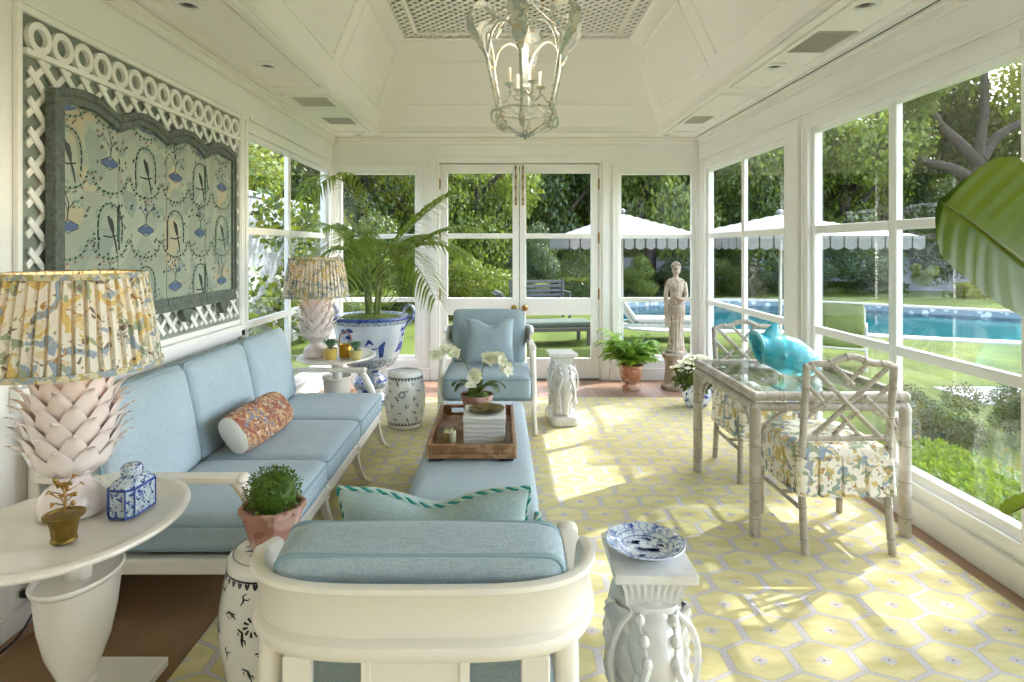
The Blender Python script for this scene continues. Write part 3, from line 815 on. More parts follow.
far=armchair('white armchair with blue cushions facing the room in front of the glass doors',(-.10,5.03,0),PI,.47,.672)
# cushion backs in the near chair look greener in the daylight of the place; same cloth

t=thing('throw_pillow','pale blue pillow with twisted teal rope edge in the foreground armchair','pillow',(-.172,1.585,.499))
Mx=Matrix.Translation((0,.03,.17))@Matrix.Rotation(.30,4,'X')
b=B(); pillow(b,.50,.345,.13,Mx,18,.05); obj('cover',b,blue2,t,angle=80)
b=B(); rope(b,pillow_edge(.505,.35,Mx,.06,.05),.0052,True); obj('rope_trim',b,[teal_rope,pale_rope],t)
t=thing('throw_pillow','pale blue square pillow with a dented top edge on the far armchair','pillow',(-.085,5.0,.497))
Mx=Matrix.Translation((0,.04,.185))@Matrix.Rotation(-.28,4,'X')
b=B(); pillow(b,.40,.375,.13,Mx,18,.05); obj('cover',b,blue,t,angle=80)
b=B(); b.tube(pillow_edge(.402,.377,Mx,.06,.05),.004,6,closed=True); obj('piping',b,blue2,t)

# ------------------------------------------------------------------ ottoman and what stands on it
OX0,OX1,OY0,OY1=-.405,.165,2.47,4.12
t=thing('ottoman','long pale blue upholstered ottoman with rope trim in the middle of the room','ottoman',((OX0+OX1)/2,(OY0+OY1)/2,0))
w,d=OX1-OX0,OY1-OY0
b=B(); b.cushion((0,0,.255),(w,d,.33),.055,.006,14); obj('body',b,blue,t,angle=80)
b=B()
rope(b,[(x,y,.10) for x,y in rrect(w/2+.004,d/2+.004,.05)],.011,True)
for sx,sy in ((1,-1),(-1,-1)): rope(b,spline([(sx*(w/2-.008),sy*(d/2-.008),z) for z in (.11,.2,.3,.37)],6),.010)
obj('rope_trim',b,[teal_rope,pale_rope],t)
for sx in (-1,1):
    for sy in (-1,1):
        b=B(); b.lathe([(.016,.013),(.024,.05),(.03,.10)],14,(sx*(w/2-.08),sy*(d/2-.08),0)); obj('foot',b,cream,t)
OT=.426
t=thing('serving_tray','rectangular brown wooden tray with cut-out handles on the blue ottoman','tray',(-.14,3.275,OT+.002))
w,d,h=.44,.75,.082
b=B()
for s in (-1,1): b.bb(s*w/2-(.018 if s>0 else 0),s*w/2+(0 if s>0 else .018),-d/2,d/2,.012,h)
for s in (-1,1):
    y0,y1=(d/2-.018,d/2) if s>0 else (-d/2,-d/2+.018); a=w/2-.018; g=.075
    b.bb(-a,a,y0,y1,.012,.036); b.bb(-a,a,y0,y1,.064,h) if s>0 else b.bb(-a,a,y0,y1,.066,h)
    if s>0: b.bb(-a,-a+.05,y0,y1,.036,.064); b.bb(-a+.05+.09,a-.14,y0,y1,.036,.064); b.bb(a-.05,a,y0,y1,.036,.064)
    else: b.bb(-a,-a+.05,y0,y1,.036,.066); b.bb(a-.05,a,y0,y1,.036,.066); b.bb(-a+.05,a-.05,y0+.006,y1-.002,.036,.066)
obj('rim',b,wood,t,False,.004)
b=B(); b.bb(-w/2+.018,w/2-.018,-d/2+.018,d/2-.018,.012,.022); obj('bottom_board',b,wood,t,False)
for sx in (-1,1):
    for sy in (-1,1):
        b=B(); b.bb(sx*(w/2-.05)-.035,sx*(w/2-.05)+.035,sy*(d/2-.02)-.015,sy*(d/2-.02)+.015,0,.0115); obj('foot',b,dark,t,False,.002)
TT=OT+.0245
t=thing('candle','cream candle in a clear glass on the brown tray','candle',(-.262,3.10,TT))
b=B(); b.lathe([(.036,.001),(.038,.004),(.039,.078),(.036,.078),(.0355,.066)],28,cap=False); obj('glass_cup',b,glassmat('candle_glass',(.96,.97,.95),1.0),t)
b=B(); b.lathe([(.035,.006),(.0352,.06),(.033,.064),(.002,.062)],28); obj('wax',b,M('wax','ece2bd',.5),t)
b=B(); b.tube([(0,0,.06),(.001,0,.07),(.004,0,.076)],.0015,6); obj('wick',b,dark,t)
def marble():
    m,nt,bs=new('striped_grey_marble'); bs.inputs['Roughness'].default_value=.25
    wv=nd(nt,'ShaderNodeTexWave',{'Vector':coords(nt,(.35,.35,1)),'Scale':14,'Distortion':4,'Detail':3,'Detail Scale':2},bands_direction='Z')
    nt.links.new(mix(nt,wv.outputs[1],hexc('e0e0dc'),hexc('bdc1c3')),bs.inputs['Base Color']); return m
mb=marble()
t=thing('marble_box','striped grey and white marble box on the brown tray','box',(-.082,3.225,TT))
b=B(); b.bb(-.108,.108,-.128,.128,0,.108); obj('body',b,mb,t,False,.004)
b=B(); b.bb(-.112,.112,-.132,.132,.1085,.134); obj('lid',b,mb,t,False,.005)
t=thing('bronze_dish','round brown bronze leaf-shaped dish with a ruffled middle on the marble box','dish',(-.07,3.225,TT+.135))
b=B(); b.lathe([(.04,0),(.07,.004),(.094,.014),(.097,.017),(.09,.016),(.065,.008),(.03,.009),(0,.010)],36,mod=lambda a,z:1+.02*math.sin(9*a)); obj('dish',b,gold,t)
b=B()
for k in range(16):
    a=k*2.4; r=.012+.0035*k; p=[(r*.3*math.cos(a),r*.3*math.sin(a),.012),(r*math.cos(a),r*math.sin(a),.022),((r+.012)*math.cos(a),(r+.012)*math.sin(a),.017)]
    b.leaf(p,[.004,.014,.004],(0,0,1),.3)
obj('bronze_leaf_knob',b,M('bronze_leaf','7a6a3a',.5,.6),t)
b=B(); b.v=[];

def orchid():
    t=thing('potted_orchid','white orchids in a terracotta pot with moss behind the marble box','plant',(-.135,3.505,TT))
    b=B(); b.lathe([(.062,0),(.068,.01),(.086,.13),(.088,.132),(.094,.134),(.096,.158),(.088,.158),(.084,.14)],36,cap=False); b.lathe([(0,.001),(.062,0.001)],36,cap=False); obj('pot',b,terra_pink,t)
    b=B(); b.ball((0,0,.138),(.086,.086,.03),20,8,fn=lambda q,p:q*(1+.08*math.sin(11*p.x+7*p.y))); obj('moss',b,soil,t)
    b=B()
    for a,l in ((.3,.17),(2.6,.17),(-.5,.14),(3.5,.13),(1.6,.13),(-1.7,.13)):
        p=spline([(0,0,.155),(.4*l*math.cos(a),.4*l*math.sin(a),.205),(l*.8*math.cos(a),l*.8*math.sin(a),.212),(l*math.cos(a),l*math.sin(a),.18)],5)
        n=len(p); b.leaf(p,[.036*math.sin(PI*(i+.6)/(n+.4))**.6 for i in range(n)],(0,0,1),.25)
    obj('leaves',b,leaf_dark,t,angle=80)
    S=[[(-.02,0,.15),(-.05,.0,.30),(-.12,.01,.41),(-.20,-.02,.42),(-.26,-.04,.385)],[(.01,.01,.15),(.03,.0,.28),(.06,-.01,.37),(.13,-.03,.385),(.18,-.05,.30)],[(0,-.01,.15),(-.01,-.03,.25),(.0,-.06,.30),(-.03,-.08,.25)]]
    b=B(); fl=B(); rnd=random.Random(3)
    for s in S:
        p=spline(s,8); b.tube(p,.0035,6); L=len(p)
        idx=[int(L*u) for u in (.48,.55,.62,.69,.76,.83,.9,.97)]
        for i in idx:
            c=p[min(i,L-1)]+Vector((rnd.uniform(-.012,.012),rnd.uniform(-.02,.005),rnd.uniform(-.02,.012)))
            rot=Euler((rnd.uniform(-.4,.4),rnd.uniform(-.5,.5),rnd.uniform(-.7,.7))).to_matrix(); sz=rnd.uniform(.030,.040)
            for k in range(5):
                a=2*PI*k/5+PI/2; wd=.5 if k in (1,4) else .32
                pts=[c+rot@Vector((q*math.cos(a)*sz,-.004-.006*q*q,q*math.sin(a)*sz)) for q in (.05,.5,.85,1.05)]
                fl.leaf(pts,[.1*sz,wd*sz,wd*.9*sz,.1*sz],rot@Vector((0,-1,0)),.1)
            fl.ball(c+rot@Vector((0,-.006,-.003)),.005,6,4,1)
    obj('flower_stems',b,stem_m,t); obj('blossoms',fl,[petal,M('orchid_lip','c9b45a',.6)],t)
orchid()

# ------------------------------------------------------------------ oval urn tables
def urn_table(label, loc):
    t=thing('side_table',label,'table',loc)
    b=B(); b.lathe([(.03,.601),(.97*.285,.601),(.292,.604),(.295,.611),(.292,.617),(.284,.620),(.262,.620),(.256,.616),(.25,.615),(.0,.615)],64,sy=1.22); obj('table_top',b,cream,t,angle=35)
    b=B(); b.lathe([(.100,.436),(.110,.442),(.113,.450),(.110,.458),(.104,.455),(.101,.445),(.09,.40),(.06,.37),(.03,.36)],48,sy=1.32,cap=False)
    b.lathe([(.05,.03),(.062,.035),(.064,.05),(.05,.06),(.035,.085),(.034,.10),(.045,.112),(.038,.125),(.055,.165),(.078,.235),(.094,.32),(.101,.39),(.104,.432),(.107,.438)],48,sy=1.32)
    obj('urn_pedestal',b,cream,t,angle=35)
    b=B(); b.lathe([(.04,.365),(.036,.45),(.042,.53),(.07,.582),(.10,.6005)],32); obj('neck',b,cream,t)
    b=B(); b.bb(-.15,.15,-.235,.235,.0,.034); obj('base',b,cream,t,False,.006)
    return t
urn_table('white oval urn-pedestal table with the large lamp in the left foreground',(-1.30,1.85,.009))
urn_table('white oval urn-pedestal table with the smaller lamp at the far sofa end',(-1.27,4.68,.009))
TZ=.6305
# ------------------------------------------------------------------ pineapple lamps
def lamp(label, loc, k=1.0, watts=2.2):
    t=thing('table_lamp',label,'lamp',loc)
    b=B()
    b.lathe([(.088,0),(.094,.006),(.096,.03),(.088,.06),(.07,.082),(.052,.094),(.046,.105),(.052,.118),(.07,.13)],36)
    prof=[(.06,.13),(.076,.17),(.086,.22),(.088,.28),(.084,.34),(.078,.40),(.07,.45),(.06,.475),(0,.48)]
    b.lathe(prof,36)
    def rad(z):
        for (r0,z0),(r1,z1) in zip(prof,prof[1:]):
            if z0<=z<=z1: return lerp(r0,r1,(z-z0)/(z1-z0))
        return .05
    rows=8
    for i in range(rows):
        z=.152+i*.041; n=10; r=rad(z); ln=lerp(.118,.095,i/rows); up_=i/(rows-1)
        for j in range(n):
            a=2*PI*(j+.5*(i%2))/n; ca,sa=math.cos(a),math.sin(a)
            out=[(r-.012,z-.02),(r+lerp(.024,.010,up_),z+lerp(.004,.015,up_)),(r+lerp(.038,.018,up_),z+lerp(.034,.05,up_)),(r+lerp(.054,.030,up_),z+lerp(.060,.085,up_)),(r+lerp(.082,.056,up_),z+lerp(.074,.108,up_))]
            out=[(r-.012+(q-r+.012)*ln/.1,z-.02+(w-z+.02)*ln/.1*.95) for q,w in out]
            p=spline([(q*ca,q*sa,w) for q,w in out],3); m=len(p)
            wd=[.031*(1-(u/(m-1))**2.2)**.8*(.75+.5*math.sin(PI*min(1,u/(m-1)*1.4))) +.0015 for u in range(m)]
            up=Vector((ca,sa,.5))
            # thick ceramic leaf: outer and inner faces
            rings=[]
            for u,q in enumerate(p):
                tg=(p[min(u+1,m-1)]-p[max(u-1,0)]).normalized(); w=tg.cross(up).normalized(); nn=w.cross(tg); th=.006*(1-u/(m-1))+.0015
                if nn.dot(Vector((ca,sa,0)))<0: nn=-nn
                rings.append([q-w*wd[u]-nn*.25*wd[u],q+nn*th,q+w*wd[u]-nn*.25*wd[u],q-nn*th])
            b.loft(rings)
    obj('pineapple_base',b,ceramic,t,angle=60)
    b=B(); b.tube([(0,0,.47),(0,0,.74)],.006,8); b.lathe([(.018,.50),(.02,.53),(.014,.56)],12); obj('lamp_stem',b,brass,t)
    z0,z1,r0,r1=.458,.75,.243,.198
    n=46; pl=lambda a,z:1.012-.105*max(0,1-abs(math.sin(n*a/2))/.45)**.7+.004*math.sin(n*a+1)
    b=B(); b.lathe([(lerp(r0,r1,u)+.004*math.sin(PI*u),lerp(z0,z1,u)) for u in [k_/8 for k_ in range(9)]],n*8,mod=pl,cap=False)
    sh=obj('lamp_shade',b,shade_m,t,angle=60)
    b=B(); b.lathe([(lerp(r0,r1,u)-.007,lerp(z0,z1,u)) for u in (0,1)],48,cap=False); obj('lining',b,translin,sh)
    for r,z,s in ((r0,z0,1),(r1,z1,-1)):
        b=B(); b.lathe([(r-.008,z-.004),(r+.007,z-.004),(r+.008,z+.008*1),(r+.006,z+.014),(r-.008,z+.014)] if s>0 else [(r-.008,z-.014),(r+.006,z-.014),(r+.008,z-.006),(r+.007,z+.004),(r-.008,z+.004)],64,cap=False); obj('trim_band',b,trimband,sh)
    b=B()
    for a in range(3): b.tube([(0,0,.735),(r1*.97*math.cos(a*2.094),r1*.97*math.sin(a*2.094),.745)],.003,6)
    obj('spider',b,brass,sh)
    b=B(); b.ball((0,0,.60),(.03,.03,.042),14,10); bl=obj('bulb',b,bulbm,t)
    ld=bpy.data.lights.new('lamp_light','POINT'); ld.energy=watts; ld.color=(1,.72,.42); ld.shadow_soft_size=.04
    lo_=bpy.data.objects.new('lamp_light',ld); C.objects.link(lo_); lo_.parent=t; lo_.location=(0,0,.68)
    return t
bulbm,nt_,bs_=new('lit_bulb'); bs_.inputs['Emission Color'].default_value=(1,.7,.4,1); bs_.inputs['Emission Strength'].default_value=6
translin=translucent('lamp_lining','e9dcc0',[('e2d3b4',4,.5,1)],amt=.35)
lamp('large floral pleated lamp on a pale pineapple base in the left foreground',(-1.345,1.89,TZ))
lp=[o for o in bpy.data.objects if o.name=='table_lamp'][0]
lamp('floral pleated pineapple lamp on the far oval table beside the potted palm',(-1.41,4.60,TZ),watts=2.5)

# tea caddy
def caddy():
    t=thing('tea_caddy','blue and white lidded porcelain tea caddy on the near oval table','jar',(-1.165,1.90,TZ),-.06)
    def oct_(w,d,c): return [(w-c,-d),(w,-d+c),(w,d-c),(w-c,d),(-w+c,d),(-w,d-c),(-w,-d+c),(-w+c,-d)]
    b=B(); R=[]
    for s,z in ((.94,0),(1,.004),(1,.088)): R.append([(x*s,y*s,z) for x,y in oct_(.043,.068,.018)])
    for s,z in ((.98,.091),(.8,.104),(.55,.112)): R.append([(x*s,y*s,z) for x,y in oct_(.043,.068,.018)])
    b.loft(R); obj('body',b,bw_fine,t,angle=25)
    b=B(); R=[[(x,y,z) for x,y in oct_(.0445,.0695,.018)] for z in (.0,.006)]; b.loft(R)
    R=[[(x,y,z) for x,y in oct_(.0445,.0695,.018)] for z in (.083,.09)]; b.loft(R)
    for x,y in oct_(.0437,.0687,.018): b.tube([(x,y,.004),(x,y,.086)],.0022,6)
    obj('edge_lines',b,cobalt,t)
    b=B(); b.lathe([(.025,.111),(.027,.113),(.027,.118)],24,cap=False); b.lathe([(.031,.119),(.032,.122),(.032,.137),(.026,.146),(.012,.150),(0,.151)],28); obj('lid',b,bw_fine,t)
caddy()
# gilded pot plant
def gilt_plant():
    t=thing('gilded_plant_ornament','small tarnished gold pot holding a gilded leafy sprig on the near table','ornament',(-1.235,1.70,TZ))
    b=B(); b.lathe([(.034,0),(.038,.003),(.037,.012),(.035,.014),(.040,.05),(.046,.074),(.052,.08),(.060,.083),(.061,.09),(.052,.09),(.049,.084)],32,cap=False); b.lathe([(0,.001),(.034,0)],32,cap=False); b.lathe([(.05,.085),(.03,.09),(0,.092)],32,cap=False); obj('pot',b,gold,t)
    b=B(); rnd=random.Random(11); lf=B()
    b.tube(spline([(0,0,.09),(.004,0,.13),(-.003,.003,.175)],5),.004,6)
    for i in range(13):
        z=.105+i*.0065; a=i*2.4; l=rnd.uniform(.022,.04)
        e=(l*math.cos(a),l*math.sin(a),z+.02); b.tube([(0,0,z),e],.0018,5)
        if i%3==0: lf.ball(e,.008,8,6)
        else: lf.leaf([e,(e[0]*1.35,e[1]*1.35,e[2]+.008),(e[0]*1.75,e[1]*1.75,e[2]-.001)],[.003,.011,.002],(0,0,1),.2)
    for k in range(7): a=k*.9; lf.leaf([(0,0,.172),(.016*math.cos(a),.016*math.sin(a),.186),(.026*math.cos(a),.026*math.sin(a),.182)],[.004,.012,.003],(0,0,1),.3)
    g2=M('bright_gilt','a8874f',.35,.85); obj('branches',b,g2,t); obj('gilt_leaves',lf,g2,t); t.scale=(.86,.86,.86)
gilt_plant()
# things on the far table
def far_table_bits():
    t=thing('gold_pot','gold pot with a hooped handle on the far oval table, among succulents','pot',(-1.175,4.56,TZ))
    gp=M('yellow_gold','b98f3a',.3,.9); b=B(); b.lathe([(.04,0),(.048,.01),(.05,.07),(.044,.085),(.05,.1),(.046,.1),(.04,.085)],24,cap=False); b.lathe([(0,.001),(.04,0)],24,cap=False); obj('pot',b,gp,t)
    b=B(); b.tube(spline([(-.046,0,.095),(-.04,0,.16),(0,0,.195),(.04,0,.16),(.046,0,.095)],6),.006,8); obj('handle',b,M('rattan_brown','9a6b48',.6),t)
    def succ(x,y,lab,r,h,col):
        t=thing('potted_succulent',lab,'plant',(x,y,TZ))
        b=B(); b.lathe([(r*.7,0),(r*.85,.005),(r,h*.8),(r*1.05,h),(r*.9,h),(r*.85,h*.85)],18,cap=False); b.lathe([(r*.9,h*.9),(0,h*.95)],18,cap=False); b.lathe([(0,.001),(r*.7,0)],18,cap=False); obj('pot',b,col,t)
        b=B(); rnd=random.Random(int(x*1000))
        for i in range(34):
            a=i*2.4; u=i/34; l=lerp(r*1.9,r*.6,u); el=lerp(.2,1.3,u); z=h*.95
            p=[(0,0,z),(l*.6*math.cos(a)*math.cos(el),l*.6*math.sin(a)*math.cos(el),z+.03+l*.6*math.sin(el)),(l*math.cos(a)*math.cos(el),l*math.sin(a)*math.cos(el),z+.03+l*math.sin(el))]
            b.leaf(p,[r*.2,r*.36,.002],(0,0,1),.3)
        obj('rosette',b,leafmat('succulent_leaf','5f8a78','7fa58c',.1),t)
    succ(-1.26,4.46,'blue-green succulent in a small yellow pot, left of the gold pot',.05,.085,M('yellow_pot','d6b55a',.35,coat=.3))
    succ(-1.075,4.47,'blue-green succulent in a small cream pot, right of the gold pot',.045,.07,M('cream_pot','cdbf7a',.3,coat=.3))
far_table_bits()

# ------------------------------------------------------------------ garden stools
def strokes_sprig(rnd, s):
    """2-D brush marks of one painted sprig of size s"""
    out=[]
    a0=rnd.uniform(-.7,.7); ca,sa=math.cos(a0),math.sin(a0)
    def R(x,y): return (ca*x-sa*y)*s,(sa*x+ca*y)*s
    kind=rnd.randrange(3)
    if kind==0:
        out.append(([R(-.5,.3),R(-.1,.32),R(.1,0),R(.4,-.35)],[.10,.16,.2,.05]))
        out.append(([R(.0,-.05),R(.3,.05),R(.45,-.1)],[.05,.12,.04])); out.append(([R(-.35,.15),R(-.2,-.05)],[.09,.05]))
    elif kind==1:
        out.append(([R(-.6,0),R(-.2,.1),R(.2,-.02),R(.6,.08)],[.04,.12,.16,.04]))
        out.append(([R(-.3,.2),R(0,.15)],[.08,.06])); out.append(([R(.1,-.16),R(.4,-.1)],[.07,.05]))
    else:
        out.append(([R(-.4,-.4),R(-.1,-.1),R(-.15,.25),R(.2,.4)],[.05,.17,.13,.05])); out.append(([R(-.05,0),R(.3,-.12),R(.5,.1)],[.1,.09,.04]))
    return [(p,[w*s*.5 for w in ws]) for p,ws in out]
def put_stroke(b, pts, ws, map3, mi):
    P=[Vector((x,y)) for x,y in pts]; k=[]
    for i in range(len(P)-1):
        for j in range(4): k.append((P[i].lerp(P[i+1],j/4),lerp(ws[i],ws[i+1],j/4)))
    k.append((P[-1],ws[-1])); vs=[]
    for i,(p,w) in enumerate(k):
        t=(k[min(i+1,len(k)-1)][0]-k[max(i-1,0)][0]); t=t.normalized() if t.length>1e-9 else Vector((1,0)); n=Vector((-t.y,t.x))
        vs+= [map3(*(p+n*w)),map3(*(p-n*w))]
    b.add(vs,[(2*i,2*i+1,2*i+3,2*i+2) for i in range(len(k)-1)],mi)
def stool(label, loc, seed, group=None):
    t=thing('garden_stool',label,'garden stool',loc,0)
    H=.45; prof=[(.128,0),(.135,.006),(.137,.03),(.150,.09),(.163,.16),(.168,.225),(.163,.29),(.152,.36),(.142,.405),(.141,.425),(.134,.442),(.12,.449),(0,.451)]
    b=B(); b.lathe(prof,56); 
    def rad(z):
        for (r0,z0),(r1,z1) in zip(prof,prof[1:]):
            if z0<=z<=z1 and z1>z0: return lerp(r0,r1,(z-z0)/(z1-z0))
        return .15
    def mp(u,v):
        r=rad(v)+.0008; a=u/.155; return (r*math.cos(a),r*math.sin(a),v)
    rnd=random.Random(seed)
    for row in range(6):
        z=.078+row*.057; n=9
        for k in range(n):
            u=2*PI*.155*(k+.5*(row%2))/n+rnd.uniform(-.02,.02)
            for p,ws in strokes_sprig(rnd,rnd.uniform(.036,.05)): put_stroke(b,[(u+x,z+y+rnd.uniform(-.004,.004)) for x,y in p],ws,mp,1)
    for z,up in ((.408,-1),(.036,1)):                       # scalloped bands of dots
        n=34
        for k in range(n):
            u=2*PI*.155*k/n; w=2*PI*.155/n
            put_stroke(b,[(u,z),(u+w,z)],[.003,.003],mp,1); put_stroke(b,[(u+w*.25,z+up*.004),(u+w*.5,z+up*.016),(u+w*.75,z+up*.004)],[.003,.006,.003],mp,1)
    mt=lambda u,v:(u,v,.4505+ (0 if u*u+v*v<.1**2 else -.0006-(math.hypot(u,v)-.1)*.06)+.001)
    for k in range(12): a=2*PI*k/12; b_=[(.07*math.cos(a)+x,.07*math.sin(a)+y) for x,y in ((-.018,0),(0,.007),(.016,-.004))]; put_stroke(b,b_,[.002,.006,.002],mt,1)
    put_stroke(b,[(.122*math.cos(2*PI*k/40),.122*math.sin(2*PI*k/40)) for k in range(41)],[.0016]*41,lambda u,v:(u,v,.4497),1)
    # pierced roundel on the side
    for a0 in (-PI/2,PI/2-.3):
        for k in range(10):
            a=2*PI*k/10; put_stroke(b,[(a0*.155+.014*math.cos(a),.285+.014*math.sin(a)),(a0*.155+.03*math.cos(a+.2),.285+.03*math.sin(a+.2))],[.0025,.0045],mp,1)
    obj('body',b,[porcelain,ink],t,angle=45)
    return t
stool('white garden stool with dark brush sprigs carrying the boxwood pot in the foreground',(-.757,2.0,.013),4)
stool('white garden stool with dark brush sprigs on the rug near the far armchair',(-.775,4.90,.013),9)
def boxwood():
    t=thing('potted_boxwood','clipped boxwood ball in a faceted whitewashed terracotta pot on the garden stool','plant',(-.757,2.0,.4665))
    b=B(); R=[]
    for r,z in ((.062,0),(.066,.004),(.098,.115),(.106,.118),(.108,.142),(.094,.142),(.088,.12)): R.append([(r*math.cos(2*PI*(k+.5)/8),r*math.sin(2*PI*(k+.5)/8),z) for k in range(8)])
    b.loft(R,0,True); obj('pot',b,terra_pink,t,angle=20,bevel=.002)
    leaf_ball(t,(0,0,.18),(.092,.092,.085),1100,.013,leaf_box,5)
def leaf_cloud(b, c, r, n, s, rnd, shell=.55, aspect=.55):
    for i in range(n):
        d=Vector((rnd.gauss(0,1),rnd.gauss(0,1),rnd.gauss(0,1)))
        if d.length<1e-6: continue
        d.normalize(); u=shell+(1-shell)*rnd.random()**.5
        p=Vector((c[0]+d.x*r[0]*u,c[1]+d.y*r[1]*u,c[2]+d.z*r[2]*u))
        a=Vector((rnd.gauss(0,1),rnd.gauss(0,1),rnd.gauss(0,1)))+d*.6; a.normalize(); w=a.cross(d+Vector((.01,.02,.03))); 
        if w.length<1e-6: continue
        w.normalize(); q=s*rnd.uniform(.7,1.3)
        b.add([p,p+a*q*.5+w*q*aspect*.5,p+a*q,p+a*q*.5-w*q*aspect*.5],[(0,1,2,3)])
def leaf_ball(parent, c, r, n, s, mat, seed, name='foliage'):
    rnd=random.Random(seed); b=B(); b.ball(c,[x*.8 for x in r],14,10)
    leaf_cloud(b,c,r,n,s,rnd,.75); return obj(name,b,mat,parent,False)
boxwood()
# ------------------------------------------------------------------ bamboo desk and chairs
def bamboo(b, path, r, every=.11, node=1.22, n=10, first=.05):
    """cane along a path, with raised nodes (material 1)"""
    P=resample(path,.012); P.append(Vector(path[-1]))
    b.tube(P,r,n)
    L=len(P); k=int(first/.012); st=max(2,int(every/.012))
    while k<L-2:
        t=(P[k+1]-P[k-1]).normalized() if k>0 else (P[1]-P[0]).normalized()
        b.tube([P[k]-t*.006,P[k]-t*.002,P[k]+t*.002,P[k]+t*.006],[r*1.02,r*node,r*node,r*1.02],n)
        b.tube([P[k]-t*.0012,P[k]+t*.0012],r*node*1.015,n,1); k+=st
bm=[bamboo_m,bamboo_d]
DX0,DX1,DY0,DY1=1.255,2.065,2.99,3.92
def desk():
    cx,cy=(DX0+DX1)/2,(DY0+DY1)/2; t=thing('bamboo_table','grey-white painted bamboo table with a glass top by the right windows','table',(cx,cy,.0125))
    w,d=(DX1-DX0)/2,(DY1-DY0)/2; rr=.028
    for sx in (-1,1):
        for sy in (-1,1):
            b=B(); x,y=sx*(w-rr),sy*(d-rr)
            bamboo(b,[(x*1.0,y*1.0,0),(x,y,.35),(x,y,.64)],rr,.19,1.1,12,.10); b.ball((x,y,.64),(rr*1.0,rr,rr*.9),12,8); obj('leg',b,bm,t)
            b=B()   # curved corner brackets
            bamboo(b,spline([(x,y-sy*.03,.47),(x,y-sy*.05,.55),(x,y-sy*.12,.61),(x,y-sy*.16,.63)],6),.011,.07,1.15,8); bamboo(b,spline([(x-sx*.03,y,.47),(x-sx*.05,y,.55),(x-sx*.12,y,.61),(x-sx*.16,y,.63)],6),.011,.07,1.15,8)
            obj('bracket',b,bm,t)
    b=B()
    for z,r in ((.650,.023),(.702,.024)):
        o=0 if z<.68 else -.006
        for sy in (-1,1): bamboo(b,[(-w+rr+o,sy*(d-rr),z),(w-rr-o,sy*(d-rr),z)],r,.2,1.08,10,.15)
        for sx in (-1,1): bamboo(b,[(sx*(w-rr),-d+rr+o,z),(sx*(w-rr),d-rr-o,z)],r,.2,1.08,10,.15)
        for sx in (-1,1):
            for sy in (-1,1): b.ball((sx*(w-rr),sy*(d-rr),z),r*1.05,10,8)
    obj('top_frame',b,bm,t)
    b=B(); b.bb(-w+.035,w-.035,-d+.035,d-.035,.712,.72); obj('glass_top',b,tableglass,t,False,.001)
    b=B(); bamboo(b,[(-.13,-d+.04,.676),(-.13,d-.04,.676)],.012,.2,1.1,8); bamboo(b,[(.13,-d+.04,.676),(.13,d-.04,.676)],.012,.2,1.1,8); obj('top_support',b,bm,t)
desk()
